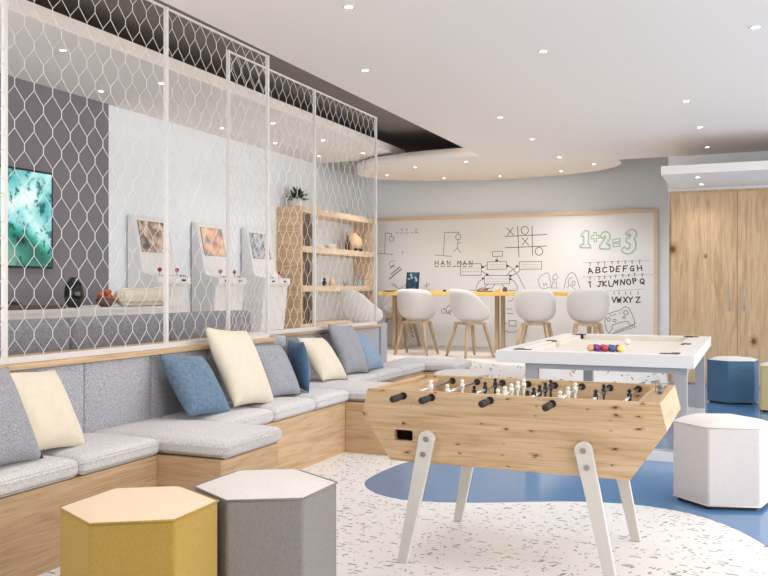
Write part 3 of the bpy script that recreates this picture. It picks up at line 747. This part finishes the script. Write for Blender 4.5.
for px, lb, sz, m in ((436.5, 'small brown box on the table edge right of the tablet', (.07, .05, .035), 'vase_wood'), (444.5, 'small black cube on the table left of the turned chair', (.04, .04, .03), 'black')):
    x, y, z = tpos(px, 12.35)
    b = G().box((-sz[0]/2, -sz[1]/2, 0), (sz[0]/2, sz[1]/2, sz[2])); o = b.make('small_box', m, bevel=.004); o.location = (x, y, z); tag(o, lb, 'box')
def pen_case():
    x, y, z = tpos(485, 12.35)
    t = thing('pen_tray', 'dark tray of pens on the yellow table right of the turned chair', 'tray', (x, y, z))
    G().box((-.11, -.06, 0), (.11, .06, .015)).make('tray', 'black', t, bevel=.004)
    for k in range(5): G().tube((-.09+.03*k, -.05, .024), (-.06+.03*k, .04, .055), .008, n=8).make('pen', ['black', 'vase_wood', 'ink_red', 'bead', 'black'][k], t)
pen_case()
for px, lb, m, hh in ((498, 'amber jar on the yellow table above the paired legs', 'vase_wood', .055), (505, 'dark jar on the yellow table beside the amber jar', 'dark_brown', .07)):
    x, y, z = tpos(px, 12.4)
    g = G().lathe((0, 0, 0), [(.03, 0), (.034, .01), (.034, hh*.7), (.022, hh*.85), (.022, hh)], 16); o = g.make('jar', m); o.location = (x, y, z); tag(o, lb, 'jar')

# ---------------------------------------------------------------- whiteboard with drawings
BY = WB-.03
bl, br = WL+.03, onY(657.7, 300, BY).x
bt = onY(657.7, 208.75, BY).z
WO = ((bl+br)/2, BY, PF)
wb = thing('whiteboard', 'wall-sized whiteboard with an oak frame, covered in marker drawings', 'whiteboard', WO)
G().box((bl+.05, BY, PF+.01), (br-.05, BY+.028, bt-.05)).make('board', 'board', wb, WO)
for nm, a, b in (('top', (bl, BY-.03, bt-.055), (br, BY+.029, bt)), ('r', (br-.055, BY-.03, PF+.005), (br, BY+.029, bt-.0555)), ('l', (bl, BY-.03, PF+.005), (bl+.055, BY+.029, bt-.0555))):
    G().box(a, b).make('frame', 'frame_wood', wb, WO, bevel=.002)
def strokes(name, lines, m='ink', w_=.011, label=None):
    """marker lines on the board: flat ribbons with a little thickness"""
    g = G()
    for ln in lines:
        P = [onY(x, y, BY-.0015) for x, y in ln]
        for a, b in zip(P[:-1], P[1:]):
            d_ = b-a
            if d_.length < 1e-5: continue
            d_.normalize(); a2 = a-d_*w_*.35; b2 = b+d_*w_*.35
            nn = Vector((-d_.z, 0, d_.x))*w_/2
            g.prism([a2-nn, b2-nn, b2+nn, a2+nn], (0, .001, 0))
    o = g.make(name, m, wb, WO)
    if label: o['label'] = label
    return o
def circ(cx, cy, rx, ry=None, a0=0, a1=360, n=14):
    ry = ry or rx
    return [(cx+rx*cos(R(a0+(a1-a0)*i/n)), cy+ry*sin(R(a0+(a1-a0)*i/n))) for i in range(n+1)]
def rect(x0, y0, x1, y1, sk=0): return [(x0, y0), (x1, y0-sk), (x1, y1-sk), (x0, y1), (x0, y0)]
FONT = {'A': [[(0,1),(.5,0),(1,1)],[(.2,.65),(.8,.65)]], 'B': [[(0,0),(0,1),(.7,1),(1,.8),(.7,.5),(0,.5)],[(0,0),(.65,0),(.85,.25),(.6,.5)]], 'C': [[(1,.15),(.5,0),(.05,.4),(.1,.85),(.5,1),(1,.85)]],
 'D': [[(.1,0),(.1,1),(.6,.9),(.95,.5),(.7,.05),(0,0)]], 'E': [[(.9,0),(.1,0),(.1,1),(.9,1)],[(.1,.5),(.7,.5)]], 'F': [[(1,0),(.1,0),(.1,1)],[(.1,.5),(.75,.45)]], 'G': [[(.95,.1),(.5,0),(.05,.45),(.2,.95),(.8,.95),(.9,.55),(.5,.55)]],
 'H': [[(.05,0),(0,1)],[(.95,0),(.95,1)],[(0,.5),(.95,.5)]], 'I': [[(.5,0),(.5,1)],[(.2,0),(.8,0)]], 'J': [[(.3,0),(1,0)],[(.7,0),(.7,.8),(.4,1),(.1,.8)]], 'K': [[(.1,0),(.1,1)],[(.9,0),(.1,.55),(.95,1)]], 'L': [[(.15,0),(.1,1),(.9,1)]],
 'M': [[(0,1),(.1,0),(.5,.6),(.9,0),(1,1)]], 'N': [[(.05,1),(.05,0),(.9,1),(.95,0)]], 'O': [circ(.5,.5,.48,.5,n=10)], 'P': [[(.15,1),(.1,0),(.8,.05),(.85,.4),(.15,.5)]], 'Q': [circ(.48,.45,.45,.45,n=10),[(.55,.6),(1,1)]],
 'R': [[(.1,1),(.1,0),(.8,.05),(.8,.45),(.1,.5),(.9,1)]], 'S': [[(.9,.1),(.4,0),(.1,.25),(.9,.7),(.6,1),(.05,.9)]], 'T': [[(0,0),(1,0)],[(.5,0),(.5,1)]], 'U': [[(.05,0),(.1,.85),(.5,1),(.9,.85),(.95,0)]],
 'V': [[(0,0),(.5,1),(1,0)]], 'W': [[(0,0),(.25,1),(.5,.3),(.75,1),(1,0)]], 'X': [[(0,0),(1,1)],[(1,0),(0,1)]], 'Y': [[(0,0),(.5,.5),(1,0)],[(.5,.5),(.4,1)]], 'Z': [[(0,.05),(.9,0),(.05,1),(1,.95)]], '_': [[(0,1),(1,1)]], '?': [[(0,.2),(.5,0),(.9,.3),(.5,.6)],[(.5,.85),(.5,.95)]]}
def letter(ch, x, y, w_, h_): return [[(x+a*w_, y+b*h_) for a, b in ln] for ln in FONT[ch]]
# alphabet with small pegs above each letter
al = []; pins = []
rows = [('ABCDEFGH', [(588,268),(596,267.4),(602.5,267),(610,266.6),(616,266.2),(623,266),(630,265.8),(637.5,265.5)], 262.5),
        ('IJKLMNOPQ', [(588,282),(597,281.5),(602.5,281),(608.5,281),(613.5,280),(620.5,279.5),(626.5,279.3),(632.5,278.5),(640,278.8)], 276.5)]
for s_, P, _ in rows:
    for k, (ch, (x, y)) in enumerate(zip(s_, P)):
        al += [[(a+(y+3-b)*.06*((k*5) % 7-3), b+(a-x-2)*.05*((k*3) % 5-2)) for a, b in ln] for ln in letter(ch, x, y, 4.3, 5.3)]
        pins.append([(x+2, y-4.8), (x+2.2, y-2.2)]); pins.append([(x+1.4, y-5), (x+3, y-5)])
for ch, x in zip('UVWXYZ', (604, 612, 617, 623.5, 628.5, 636)):
    al += letter(ch, x, 297, 4.1, 5.4); pins.append([(x+2, 291.6), (x+2.2, 294.4)])
strokes('alphabet_lettering', [l for l in al if l[0][1] < 276], 'ink', .017)
strokes('alphabet_lettering', [l for l in al if 276 <= l[0][1] < 292], 'ink', .017)
strokes('alphabet_lettering', [l for l in al if l[0][1] >= 292], 'ink', .017)
strokes('peg_marks', pins, 'ink_thin', .012)
strokes('guide_lines', [[(583,262.5),(650,260.5)], [(583,277),(655,274.5)], [(600,291.5),(645,289)]], 'ink_red', .004)
# outlined sum 1+2=3
one = [(581,234.5),(585,230.5),(588.5,231),(588,244),(590,245),(590,247.5),(580,247.5),(580,245),(583,244.5),(583.5,236),(581,236.5),(581,234.5)]
plus = [(591,236),(594,235.7),(594,232.5),(596.3,232.5),(596.3,235.5),(599,235.3),(599,238),(596.5,238.3),(596.5,241.8),(594,241.8),(594,238.7),(591,239),(591,236)]
two = [(600,237),(602,232.5),(606,231.2),(609.5,233.5),(610,238),(606,244),(608.5,244.8),(609.5,244),(609.3,249),(599.5,248.5),(599.5,245.5),(605,238),(605,235.8),(603.5,236.5),(603,238.5),(600,237)]
eq1 = [(613,239.5),(620,238.5),(620,241.5),(613,242.5),(613,239.5)]; eq2 = [(613,244),(620,243),(620,246),(613,247),(613,244)]
three = [(625.5,234),(628,230.5),(632,229),(635.8,231),(636.3,235),(634,238.8),(635.8,243),(635,249),(631,253),(626,253.8),(621.5,251.5),(622,248),(624.5,246.5),(626.5,249),(629.5,247.5),(630,243.5),(626,242),(626,238.5),(629.5,237),(630.5,234.5),(629,233.5),(628,236),(625.5,234)]
strokes('sum_lettering', [one, plus, two, eq1, eq2, three], 'ink_green', .009)
strokes('sum_lettering_shadow', [[(x+.9, y+.9) for x, y in s_] for s_ in (one, two, three)], 'ink_green', .004)
# noughts and crosses
strokes('noughts_and_crosses_drawing', [[(517.5,226.5),(519,256.5)], [(532,226),(532.5,255.5)], [(505,236.5),(547,234.5)], [(505.5,247.8),(546.5,246)],
         [(507,228),(513.5,235)], [(513,227.5),(507.5,235.3)], circ(524.8,230.3,3.6,4), [(522.2,238),(528.5,245)], [(528,237.6),(522.5,244.7)], circ(539,251.3,3.8,4)], 'ink', .010)
# hangman games
strokes('hangman_drawing', [[(435,255),(451.5,256.3)], [(443.5,255),(444.7,232.5),(458.5,232.3),(458.5,234.5)], circ(458.2,237,2.6,2.8), [(458,240),(457.3,248)], [(457.3,248),(453.5,252)], [(457.3,248),(460.5,252.3)], [(457.6,243.8),(461.5,242.3)]], 'ink_thin', .010)
w1 = []
for ch, x in zip('HAN_MAN', (435, 441, 447, 453, 457.5, 463, 469)):
    if ch != '_': w1 += letter(ch, x, 260.8, 3.4, 4.2)
    w1 += [[(x, 266.6), (x+3.2, 266.4)]]
strokes('hangman_lettering', w1, 'ink', .011)
strokes('hangman_drawing', [[(378.5,253.2),(393,254.5)], [(384.5,253.5),(385.5,233),(391.3,233.5),(391.5,236)], circ(391.5,239,2.2,2.6)], 'ink_thin', .010)
w2 = []
for ch, x in zip('_??_E', (396, 400.5, 405.5, 411, 415.5)):
    if ch in '?E': w2 += letter(ch, x, 228.8, 2.4, 3.4)
    w2.append([(x-.5, 233), (x+3, 232.8)])
w2 += letter('?', 401.5, 251.5, 2, 3.5)
strokes('hangman_lettering', w2, 'ink_thin', .007)
# slanted scribble
sc = []
for k, (x, y, l_) in enumerate(((390, 268, 6), (391, 274, 12), (389, 279, 17))):
    P = []
    for i in range(int(l_*1.6)+1):
        f = i/1.6; P.append((x+f*.75, y-f*.62+(1.1 if i % 2 else -.6)))
    sc.append(P)
sc.append(circ(393, 264, 3.6, 3.2, 60, 300))
strokes('scribbled_note', sc, 'ink_thin', .008)
strokes('scribbled_note', [[(391,284),(396,287),(399,289),(404,286),(408,283)], [(392,285),(394,283.5),(397,287.5)], [(424,287),(427,283),(426,288),(430,283)], [(428,289.5),(430,290.5)]], 'ink_thin', .008)
# flow chart
fc = [rect(492.5,251.5,502.5,256.5,.3), rect(487.3,261.8,506.5,269.5,.4), rect(519.3,261.8,541.5,269.3,.3), rect(460.5,264,481.3,275.5,.4), rect(484.5,275.8,509.5,284.2,.5),
      [(497.3,256.5),(497,261.3)], [(487,265),(482,267.5)], [(481.5,271),(488,275)], [(507,265.5),(512,268),(518,275),(522,283),(526,291)], [(506.5,276),(510,271.5),(518.5,266)], [(520,270.5),(516,274),(510,276)],
      [(484,278.5),(479,281.5),(476.5,286),(476,290)], [(510,279),(514,281),(517,286),(517.5,290)], [(488,284.5),(484,287.5),(477,290.5),(470,290)], [(495,284.5),(491,289)], [(502,284.5),(506,289)], [(508,290.5),(522,290.8)]]
strokes('flow_chart_drawing', fc, 'ink_thin', .010)
ah = []
for x, y in ((497, 260.5), (483, 267), (487.5, 274.5), (508, 266), (517.5, 266.3), (511, 275.7), (483.5, 278.5), (510.5, 279)): ah += [[(x-1.1, y-.9), (x+.9, y+.1), (x-1.1, y+.9), (x-1.1, y-.9)]]
strokes('arrow_heads', ah, 'ink', .014)
tx = []
for x0_, x1_, yy in ((490, 504, 264.5), (490, 504, 267), (522, 538, 264.5), (522, 538, 267), (463, 479, 268), (463, 479, 271.5), (487, 507, 278.8), (487, 507, 281.5)):
    k = x0_
    while k < x1_: tx.append([(k, yy), (k+1.1, yy+random.uniform(-.4, .4))]); k += 1.9
strokes('chart_text', tx, 'ink_thin', .005)
fc2 = [[(508,294.5),(512,293.5),(513,295)], [(508,301),(511.5,301),(513,298.5)], rect(509,320.5,516,326), [(507,309),(512,309)], [(507,313.5),(513,313.5)], [(505.5,330.5),(509,332.3),(514,332.3),(518,330.5)], [(505,324),(507,323.5)]]
strokes('flow_chart_drawing', fc2, 'ink_thin', .010)
strokes('pencil_scribble', [circ(444,311,2.6), [(446,308),(449,305),(452,309),(448,312),(451,315)], [(444,309),(448,314),(452,311)]], 'ink_red', .009)
strokes('dotted_marks', [[(411,326),(411.5,329)], [(411.5,331),(412,333)], [(411.5,335),(413.5,337)], [(414.5,326),(416,329)], [(415.5,331),(416.5,335)]], 'ink', .014)
# sketches: sheet of paper, ice cream, hooded figure
strokes('sketch_drawing', [[(538,279.5),(541,275.5),(547.5,272.5),(549,275),(551.5,287),(543,289),(540,287),(538,279.5)], [(543,283),(544,286),(546,283),(547,286)], [(553,276),(556,273.5),(558,277),(556,280),(552.5,279),(553,276)], [(553,281),(552,287)], [(556.5,281),(556.3,287)], [(551,288),(558,288)], [(554,279),(554.5,284)]], 'ink_thin', .008)
strokes('sketch_drawing', [[(564,288.5),(566,279),(569,274),(572,272.2),(575,274),(577.5,280),(579,286),(580.5,290)], [(568,282),(569.5,278.5),(572.5,277.5)], circ(573.5,283.3,1.5,2.3), [(567,288),(570,285),(574,288.5),(577,291)], [(568,282),(569,286)]], 'ink_thin', .009)
# game controller
gc = [[(606.5,314.5),(611,312.8),(620,310.2),(625,306.5),(629,308.2),(632,314),(634.8,321),(634.5,325.5),(631,325.8),(628,321.5),(625,321.3),(618,323),(612.5,325),(611.5,330),(609,333.5),(606.5,330),(604.8,322),(606.5,314.5)],
      circ(608.5,319.5,1.5,1.9), circ(625.8,312.7,2.2,2.2), circ(624,317.5,1.3,1.3), circ(614.5,320.5,1.6,1.2), [(613,315),(616,314.3)], [(619,313.5),(621,313)], [(609.5,316),(612,315.2)]]
strokes('controller_drawing', gc, 'ink_thin', .010)
strokes('controller_shading', [[(613+2.4*k, 334-.95*k), (616.5+2.4*k, 330.5-.95*k)] for k in range(9)]+[[(612, 334.4), (636.5, 326.6)]], 'ink_thin', .008)

# ---------------------------------------------------------------- oak shelf unit on the left wall
SO = (-5.9, 11.9, PF); sx0, sx1, sy0, sy1 = WL+.002, -5.71, 10.42, 12.98
sh = thing('shelf_unit', 'pale oak open shelf unit on the left wall behind the mesh screen', 'shelf', SO)
zt = [2.335, 1.785, 1.235, .70]
G().box((sx0, sy0, PF), (sx1, sy0+.05, zt[0])).make('side_panel', 'oak_x', sh, SO)
G().box((sx0, sy1-.05, PF), (sx1, sy1, zt[0])).make('side_panel', 'shelf', sh, SO)
for z in zt: G().box((sx0, sy0+.0505, z-.085), (sx1, sy1-.0505, z)).make('shelf_board', 'shelf', sh, SO)
for a, b in ((zt[3], zt[2]-.085), (zt[2], zt[1]-.085), (zt[1], zt[0]-.085)): G().box((sx0, sy0+.42, a), (sx1-.03, sy0+.45, b)).make('divider', 'shelf', sh, SO)
def on_shelf(name, lb, cat, g, m, y, lvl, x=-5.84): o = g.make(name, m); o.location = (x, y, zt[lvl]); return tag(o, lb, cat)
# box files in the near bay
for lvl, hh, lb in ((1, .40, 'upper'), (2, .38, 'middle'), (3, .36, 'lower')):
    for k in range(3):
        on_shelf('box_file', 'dark brown box file in the %s bay of the oak shelves, %s of three' % (lb, ('nearest', 'middle', 'farthest')[k]), 'box file', G().box((-.10, -.045, 0), (.10, .045, hh-.03*k)), 'dark_brown', sy0+.12+.105*k, lvl)
yv = onX(354, 240, -5.84).y
on_shelf('wooden_vase', 'round turned wooden vase on the middle-height oak shelf', 'vase', G().lathe((0, 0, 0), [(.06, 0), (.12, .05), (.14, .13), (.11, .21), (.05, .27), (.04, .29)], 20), 'vase_wood', yv, 1)
on_shelf('dark_bottle', 'slim black bottle beside the round wooden vase', 'bottle', G().lathe((0, 0, 0), [(.035, 0), (.035, .13), (.012, .18), (.012, .24)], 14), 'black', yv-.23, 1)
on_shelf('low_bowl', 'low white bowl on the upper oak shelf left of the black bottle', 'bowl', G().lathe((0, 0, 0), [(.04, 0), (.09, .05), (.10, .07), (.085, .06)], 18), 'white_pl', onX(330, 245, -5.84).y, 1)
on_shelf('toy_car', 'small black toy in front of the wooden vase', 'toy', G().box((-.03, -.08, .015), (.03, .08, .04)).box((-.025, -.04, .04), (.025, .03, .065)).tube((-.035, -.05, .018), (.035, -.05, .018), .018).tube((-.035, .05, .018), (.035, .05, .018), .018), 'black', yv-.02, 1, -5.76)
on_shelf('grey_figurine', 'small grey figurine at the far end of the upper oak shelf', 'figurine', G().lathe((0, 0, 0), [(.04, 0), (.03, .05), (.045, .09), (.02, .12)], 12).ball((0, 0, .145), .03), 'bead', 12.72, 1)
on_shelf('brown_figurine', 'brown wooden figurine on the shelf under the round vase', 'figurine', G().lathe((0, 0, 0), [(.045, 0), (.05, .05), (.03, .09), (.012, .12)], 12).tube((0, 0, .1), (0, .05, .26), .012, .006), 'vase_wood', onX(332, 285, -5.84).y, 2)
on_shelf('black_figurine', 'small black figurine beside the brown wooden one', 'figurine', G().lathe((0, 0, 0), [(.03, 0), (.035, .05), (.015, .08)], 12).ball((0, 0, .095), .022), 'black', onX(326, 285, -5.84).y-.05, 2)
on_shelf('grey_cup', 'grey cup on the shelf right of the brown figurine', 'cup', G().lathe((0, 0, 0), [(.03, 0), (.038, .08), (.032, .08), (.026, .01)], 16), 'bead', onX(345, 285, -5.84).y, 2)
on_shelf('teal_toy', 'small teal toy block near the far end of the lower visible shelf', 'toy', G().box((-.03, -.05, 0), (.03, .05, .06)).box((-.02, -.02, .06), (.02, .03, .10)), mat('teal_paint', (.25, .42, .45), .5), onX(358, 288, -5.84).y, 2)
on_shelf('wooden_block', 'pale wooden block toy near the far end of the lower visible shelf', 'toy', G().box((-.03, -.04, 0), (.03, .04, .05)).prism([(-.03, -.04, .05), (-.03, .04, .05), (-.03, 0, .09)], (.06, 0, 0)), 'shelf', onX(364, 288, -5.84).y+.1, 2)
# plant on top
t = thing('potted_plant', 'dark green bushy plant in a white pot on top of the oak shelves', 'plant', (-5.90, sy0+.24, zt[0]))
G().lathe((0, 0, 0), [(.06, 0), (.08, .13), (.07, .13), (.065, .1)], 18).make('pot', 'pot', t)
g = G()
for k in range(110):
    a = random.uniform(0, 2*pi); el = random.uniform(.1, 1.35); ln = random.uniform(.10, .23)
    d_ = Vector((cos(a)*cos(el), sin(a)*cos(el), sin(el))); c = Vector((0, 0, .11))+d_*ln*.25; tip = c+d_*ln*.8+Vector((0, 0, -.03)); sd = d_.cross(Vector((0, 0, 1))).normalized()*.022
    md = (c+tip)/2+Vector((0, 0, .015)); g.add([c, md-sd, tip, md+sd], [(0, 1, 2, 3)], True)
g.make('foliage', 'leaf', t)

# ---------------------------------------------------------------- arcade machines
def arcade(y0, scr, label):
    o = (WL, y0, PF); t = thing('arcade_machine', label, 'arcade machine', o, 0, 'white upright arcade machines')
    wd = .60; top = 1.98-PF
    P = [(.022, 0), (.022, top), (.07, top), (.09, top-.03), (.20, 1.20-.02), (.22, 1.13), (.40, 1.09), (.40, 1.02), (.36, .98), (.26, 0)]
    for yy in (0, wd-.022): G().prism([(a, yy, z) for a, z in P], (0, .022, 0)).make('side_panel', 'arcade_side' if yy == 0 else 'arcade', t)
    Q = [(.024, .002), (.024, top-.004), (.068, top-.004), (.086, top-.033), (.195, 1.175), (.216, 1.125), (.398, 1.087), (.398, 1.024), (.356, .983), (.257, .002)]
    G().prism([(a, .0225, z) for a, z in Q], (0, wd-.045, 0)).make('cabinet', 'arcade', t)
    # screen on the sloped face
    a0 = Vector((.086, 0, top-.033)); a1 = Vector((.195, 0, 1.175)); d_ = a1-a0; nrm = Vector((-d_.z, 0, d_.x)).normalized()
    if nrm.x < 0: nrm = -nrm
    p, q = a0+d_*.06+nrm*.002, a0+d_*.66+nrm*.002
    y_a, y_b = .075, wd-.10
    bz_ = G().prism([p+Vector((0, y_a-.012, 0))-d_*.01, p+Vector((0, y_b+.012, 0))-d_*.01, q+Vector((0, y_b+.012, 0))+d_*.01, q+Vector((0, y_a-.012, 0))+d_*.01], nrm*.003).make('screen_bezel', 'bead', t)
    G().prism([p+nrm*.0035+Vector((0, y_a, 0)), p+nrm*.0035+Vector((0, y_b, 0)), q+nrm*.0035+Vector((0, y_b, 0)), q+nrm*.0035+Vector((0, y_a, 0))], nrm*.002).make('screen', scr, t)
    for yy in (.14, wd-.16):
        j = G().tube((.33, yy, 1.105), (.33, yy, 1.15), .006, n=8).make('joystick', 'chrome', t)
        G().ball((.33, yy, 1.165), .024, 12).make('joystick_ball', 'red', j)
        for k in range(3): G().tube((.345+.012*(k % 2), yy+.045+.032*k, 1.10), (.345+.012*(k % 2), yy+.045+.032*k, 1.112), .011, n=12).make('button', 'bead' if k else 'red', t)
    for yy in (.13, wd-.17): G().box((.399, yy, 1.045), (.402, yy+.07, 1.065)).make('coin_slot', 'black', t)
arcade(7.29, 'scr1', 'white arcade machine nearest the grey wall with a brownish screen')
arcade(8.42, 'scr2', 'white arcade machine in the middle of the three with an orange screen')
arcade(9.50, 'scr3', 'white arcade machine beside the oak shelves with a grey screen')

# ---------------------------------------------------------------- television, console, console things
tv = thing('television', 'large wall television showing a teal underwater scene on the grey wall', 'television', (WL+.02, 5.5, 1.83))
TVO = (WL+.02, 5.5, 1.83)
G().box((WL+.021, 4.78, 1.38), (WL+.055, 6.2, 2.28)).make('casing', 'black', tv, TVO)
m = mat('tv_picture', (0, 0, 0), .12)
tc = N(m, 'ShaderNodeTexCoord'); sp = N(m, 'ShaderNodeSeparateXYZ'); L(m, tc, 'Object', sp, 0)
n1 = N(m, 'ShaderNodeTexNoise'); n1.inputs['Scale'].default_value = 3.5; n1.inputs['Detail'].default_value = 5; L(m, tc, 'Object', n1, 'Vector')
r1 = ramp(m, [(.3, (.04, .30, .32)), (.45, (.16, .55, .56)), (.56, (.38, .78, .76)), (.66, (.80, .95, .92))]); L(m, n1, 'Fac', r1, 0)
n2 = N(m, 'ShaderNodeTexNoise'); n2.inputs['Scale'].default_value = 14; n2.inputs['Detail'].default_value = 3; L(m, tc, 'Object', n2, 'Vector')
r2 = ramp(m, [(.36, (.05, .10, .09)), (.44, (1, 1, 1))]); L(m, n2, 'Fac', r2, 0)
mx = N(m, 'ShaderNodeMix', data_type='RGBA', blend_type='MULTIPLY'); mx.inputs[0].default_value = .8; m.node_tree.links.new(r1.outputs[0], mx.inputs[6]); m.node_tree.links.new(r2.outputs[0], mx.inputs[7])
r3 = ramp(m, [(0, (.22, .38, .30)), (.36, (.22, .40, .32)), (.42, (.25, .85, .60)), (.46, (1, 1, 1))])
mr = N(m, 'ShaderNodeMapRange'); mr.inputs[1].default_value = -.44; mr.inputs[2].default_value = .44
sq = N(m, 'ShaderNodeMath', operation='MULTIPLY'); L(m, sp, 1, sq, 0); L(m, sp, 1, sq, 1)
ad = N(m, 'ShaderNodeMath', operation='MULTIPLY_ADD'); ad.inputs[1].default_value = .5; L(m, sq, 0, ad, 0); L(m, sp, 2, ad, 2)
L(m, ad, 0, mr, 0); L(m, mr, 0, r3, 0)
mx2 = N(m, 'ShaderNodeMix', data_type='RGBA', blend_type='MULTIPLY'); mx2.inputs[0].default_value = 1; m.node_tree.links.new(mx.outputs[2], mx2.inputs[6]); m.node_tree.links.new(r3.outputs[0], mx2.inputs[7])
m.node_tree.links.new(mx2.outputs[2], bsdf(m).inputs['Emission Color']); bsdf(m).inputs['Emission Strength'].default_value = .9
G().box((WL+.0555, 4.80, 1.40), (WL+.057, 6.18, 2.26)).make('screen', m, tv, TVO)
CO = (-5.5, 5.4, PF); CZ = 1.03
cs = thing('console', 'long pale oak console under the television by the grey wall', 'console', CO)
G().box((WL+.022, 3.6, PF+.08), (-5.15, 6.95, CZ-.03)).make('cabinet', 'arcade', cs, CO)
G().box((WL+.022, 3.58, CZ-.029), (-5.13, 6.97, CZ)).make('console_top', 'pot', cs, CO)
for yy in (3.8, 6.7): G().box((WL+.06, yy, PF), (-5.2, yy+.06, PF+.0795)).make('foot', 'black', cs, CO)
p = onX(74, 300, -5.4)
t = thing('black_vase', 'glossy black pierced vase on the console below the television', 'vase', (-5.4, p.y, CZ))
G().lathe((0, 0, 0), [(.05, 0), (.075, .04), (.085, .12), (.07, .2), (.04, .25), (.03, .255)], 20).make('body', mat('black_gloss', (.012, .014, .015), .08), t)
G().lathe((0, 0, .256), [(.03, 0), (.034, .006)], 20).make('lip', 'black', t)
p = onX(106, 300, -5.35)
t = thing('flower_bowl', 'dark bowl of red and orange flower heads on the console right of the black vase', 'flowers', (-5.35, p.y, CZ))
G().lathe((0, 0, 0), [(.04, 0), (.08, .03), (.095, .07), (.085, .07)], 18).make('bowl', 'dark_brown', t)
for k in range(9):
    a = k*2.4; rr = .03+.045*(k % 3)/2
    G().ball((rr*cos(a), rr*sin(a), .075+.02*((k*7) % 4)), .03, 10, (1, 1, .8)).make('flower_head', 'terracotta', t)
o = softbox(-.1, .1, -.34, .34, 0, .17, .08, .0).make('bolster_pillow', 'cream_fab'); o.location = (-5.28, 6.55, CZ+.002); tag(o, 'long cream bolster pillow lying at the right end of the console', 'pillow')
p = onX(34, 305, -5.2)
o = G().box((-.03, -.32, 0), (.03, .32, .035)).make('sound_bar', 'dark_brown', bevel=.006); o.location = (-5.2, p.y, CZ); tag(o, 'slim dark brown bar lying on the console below the television', 'bar')
p = onX(11, 302, -5.5)
o = G().box((-.05, -.06, 0), (.05, .06, .05)).box((-.03, -.04, .05), (.03, .04, .06)).make('set_top_box', 'black', bevel=.004); o.location = (-5.5, p.y, CZ); tag(o, 'small black box on the console at the left edge', 'box')
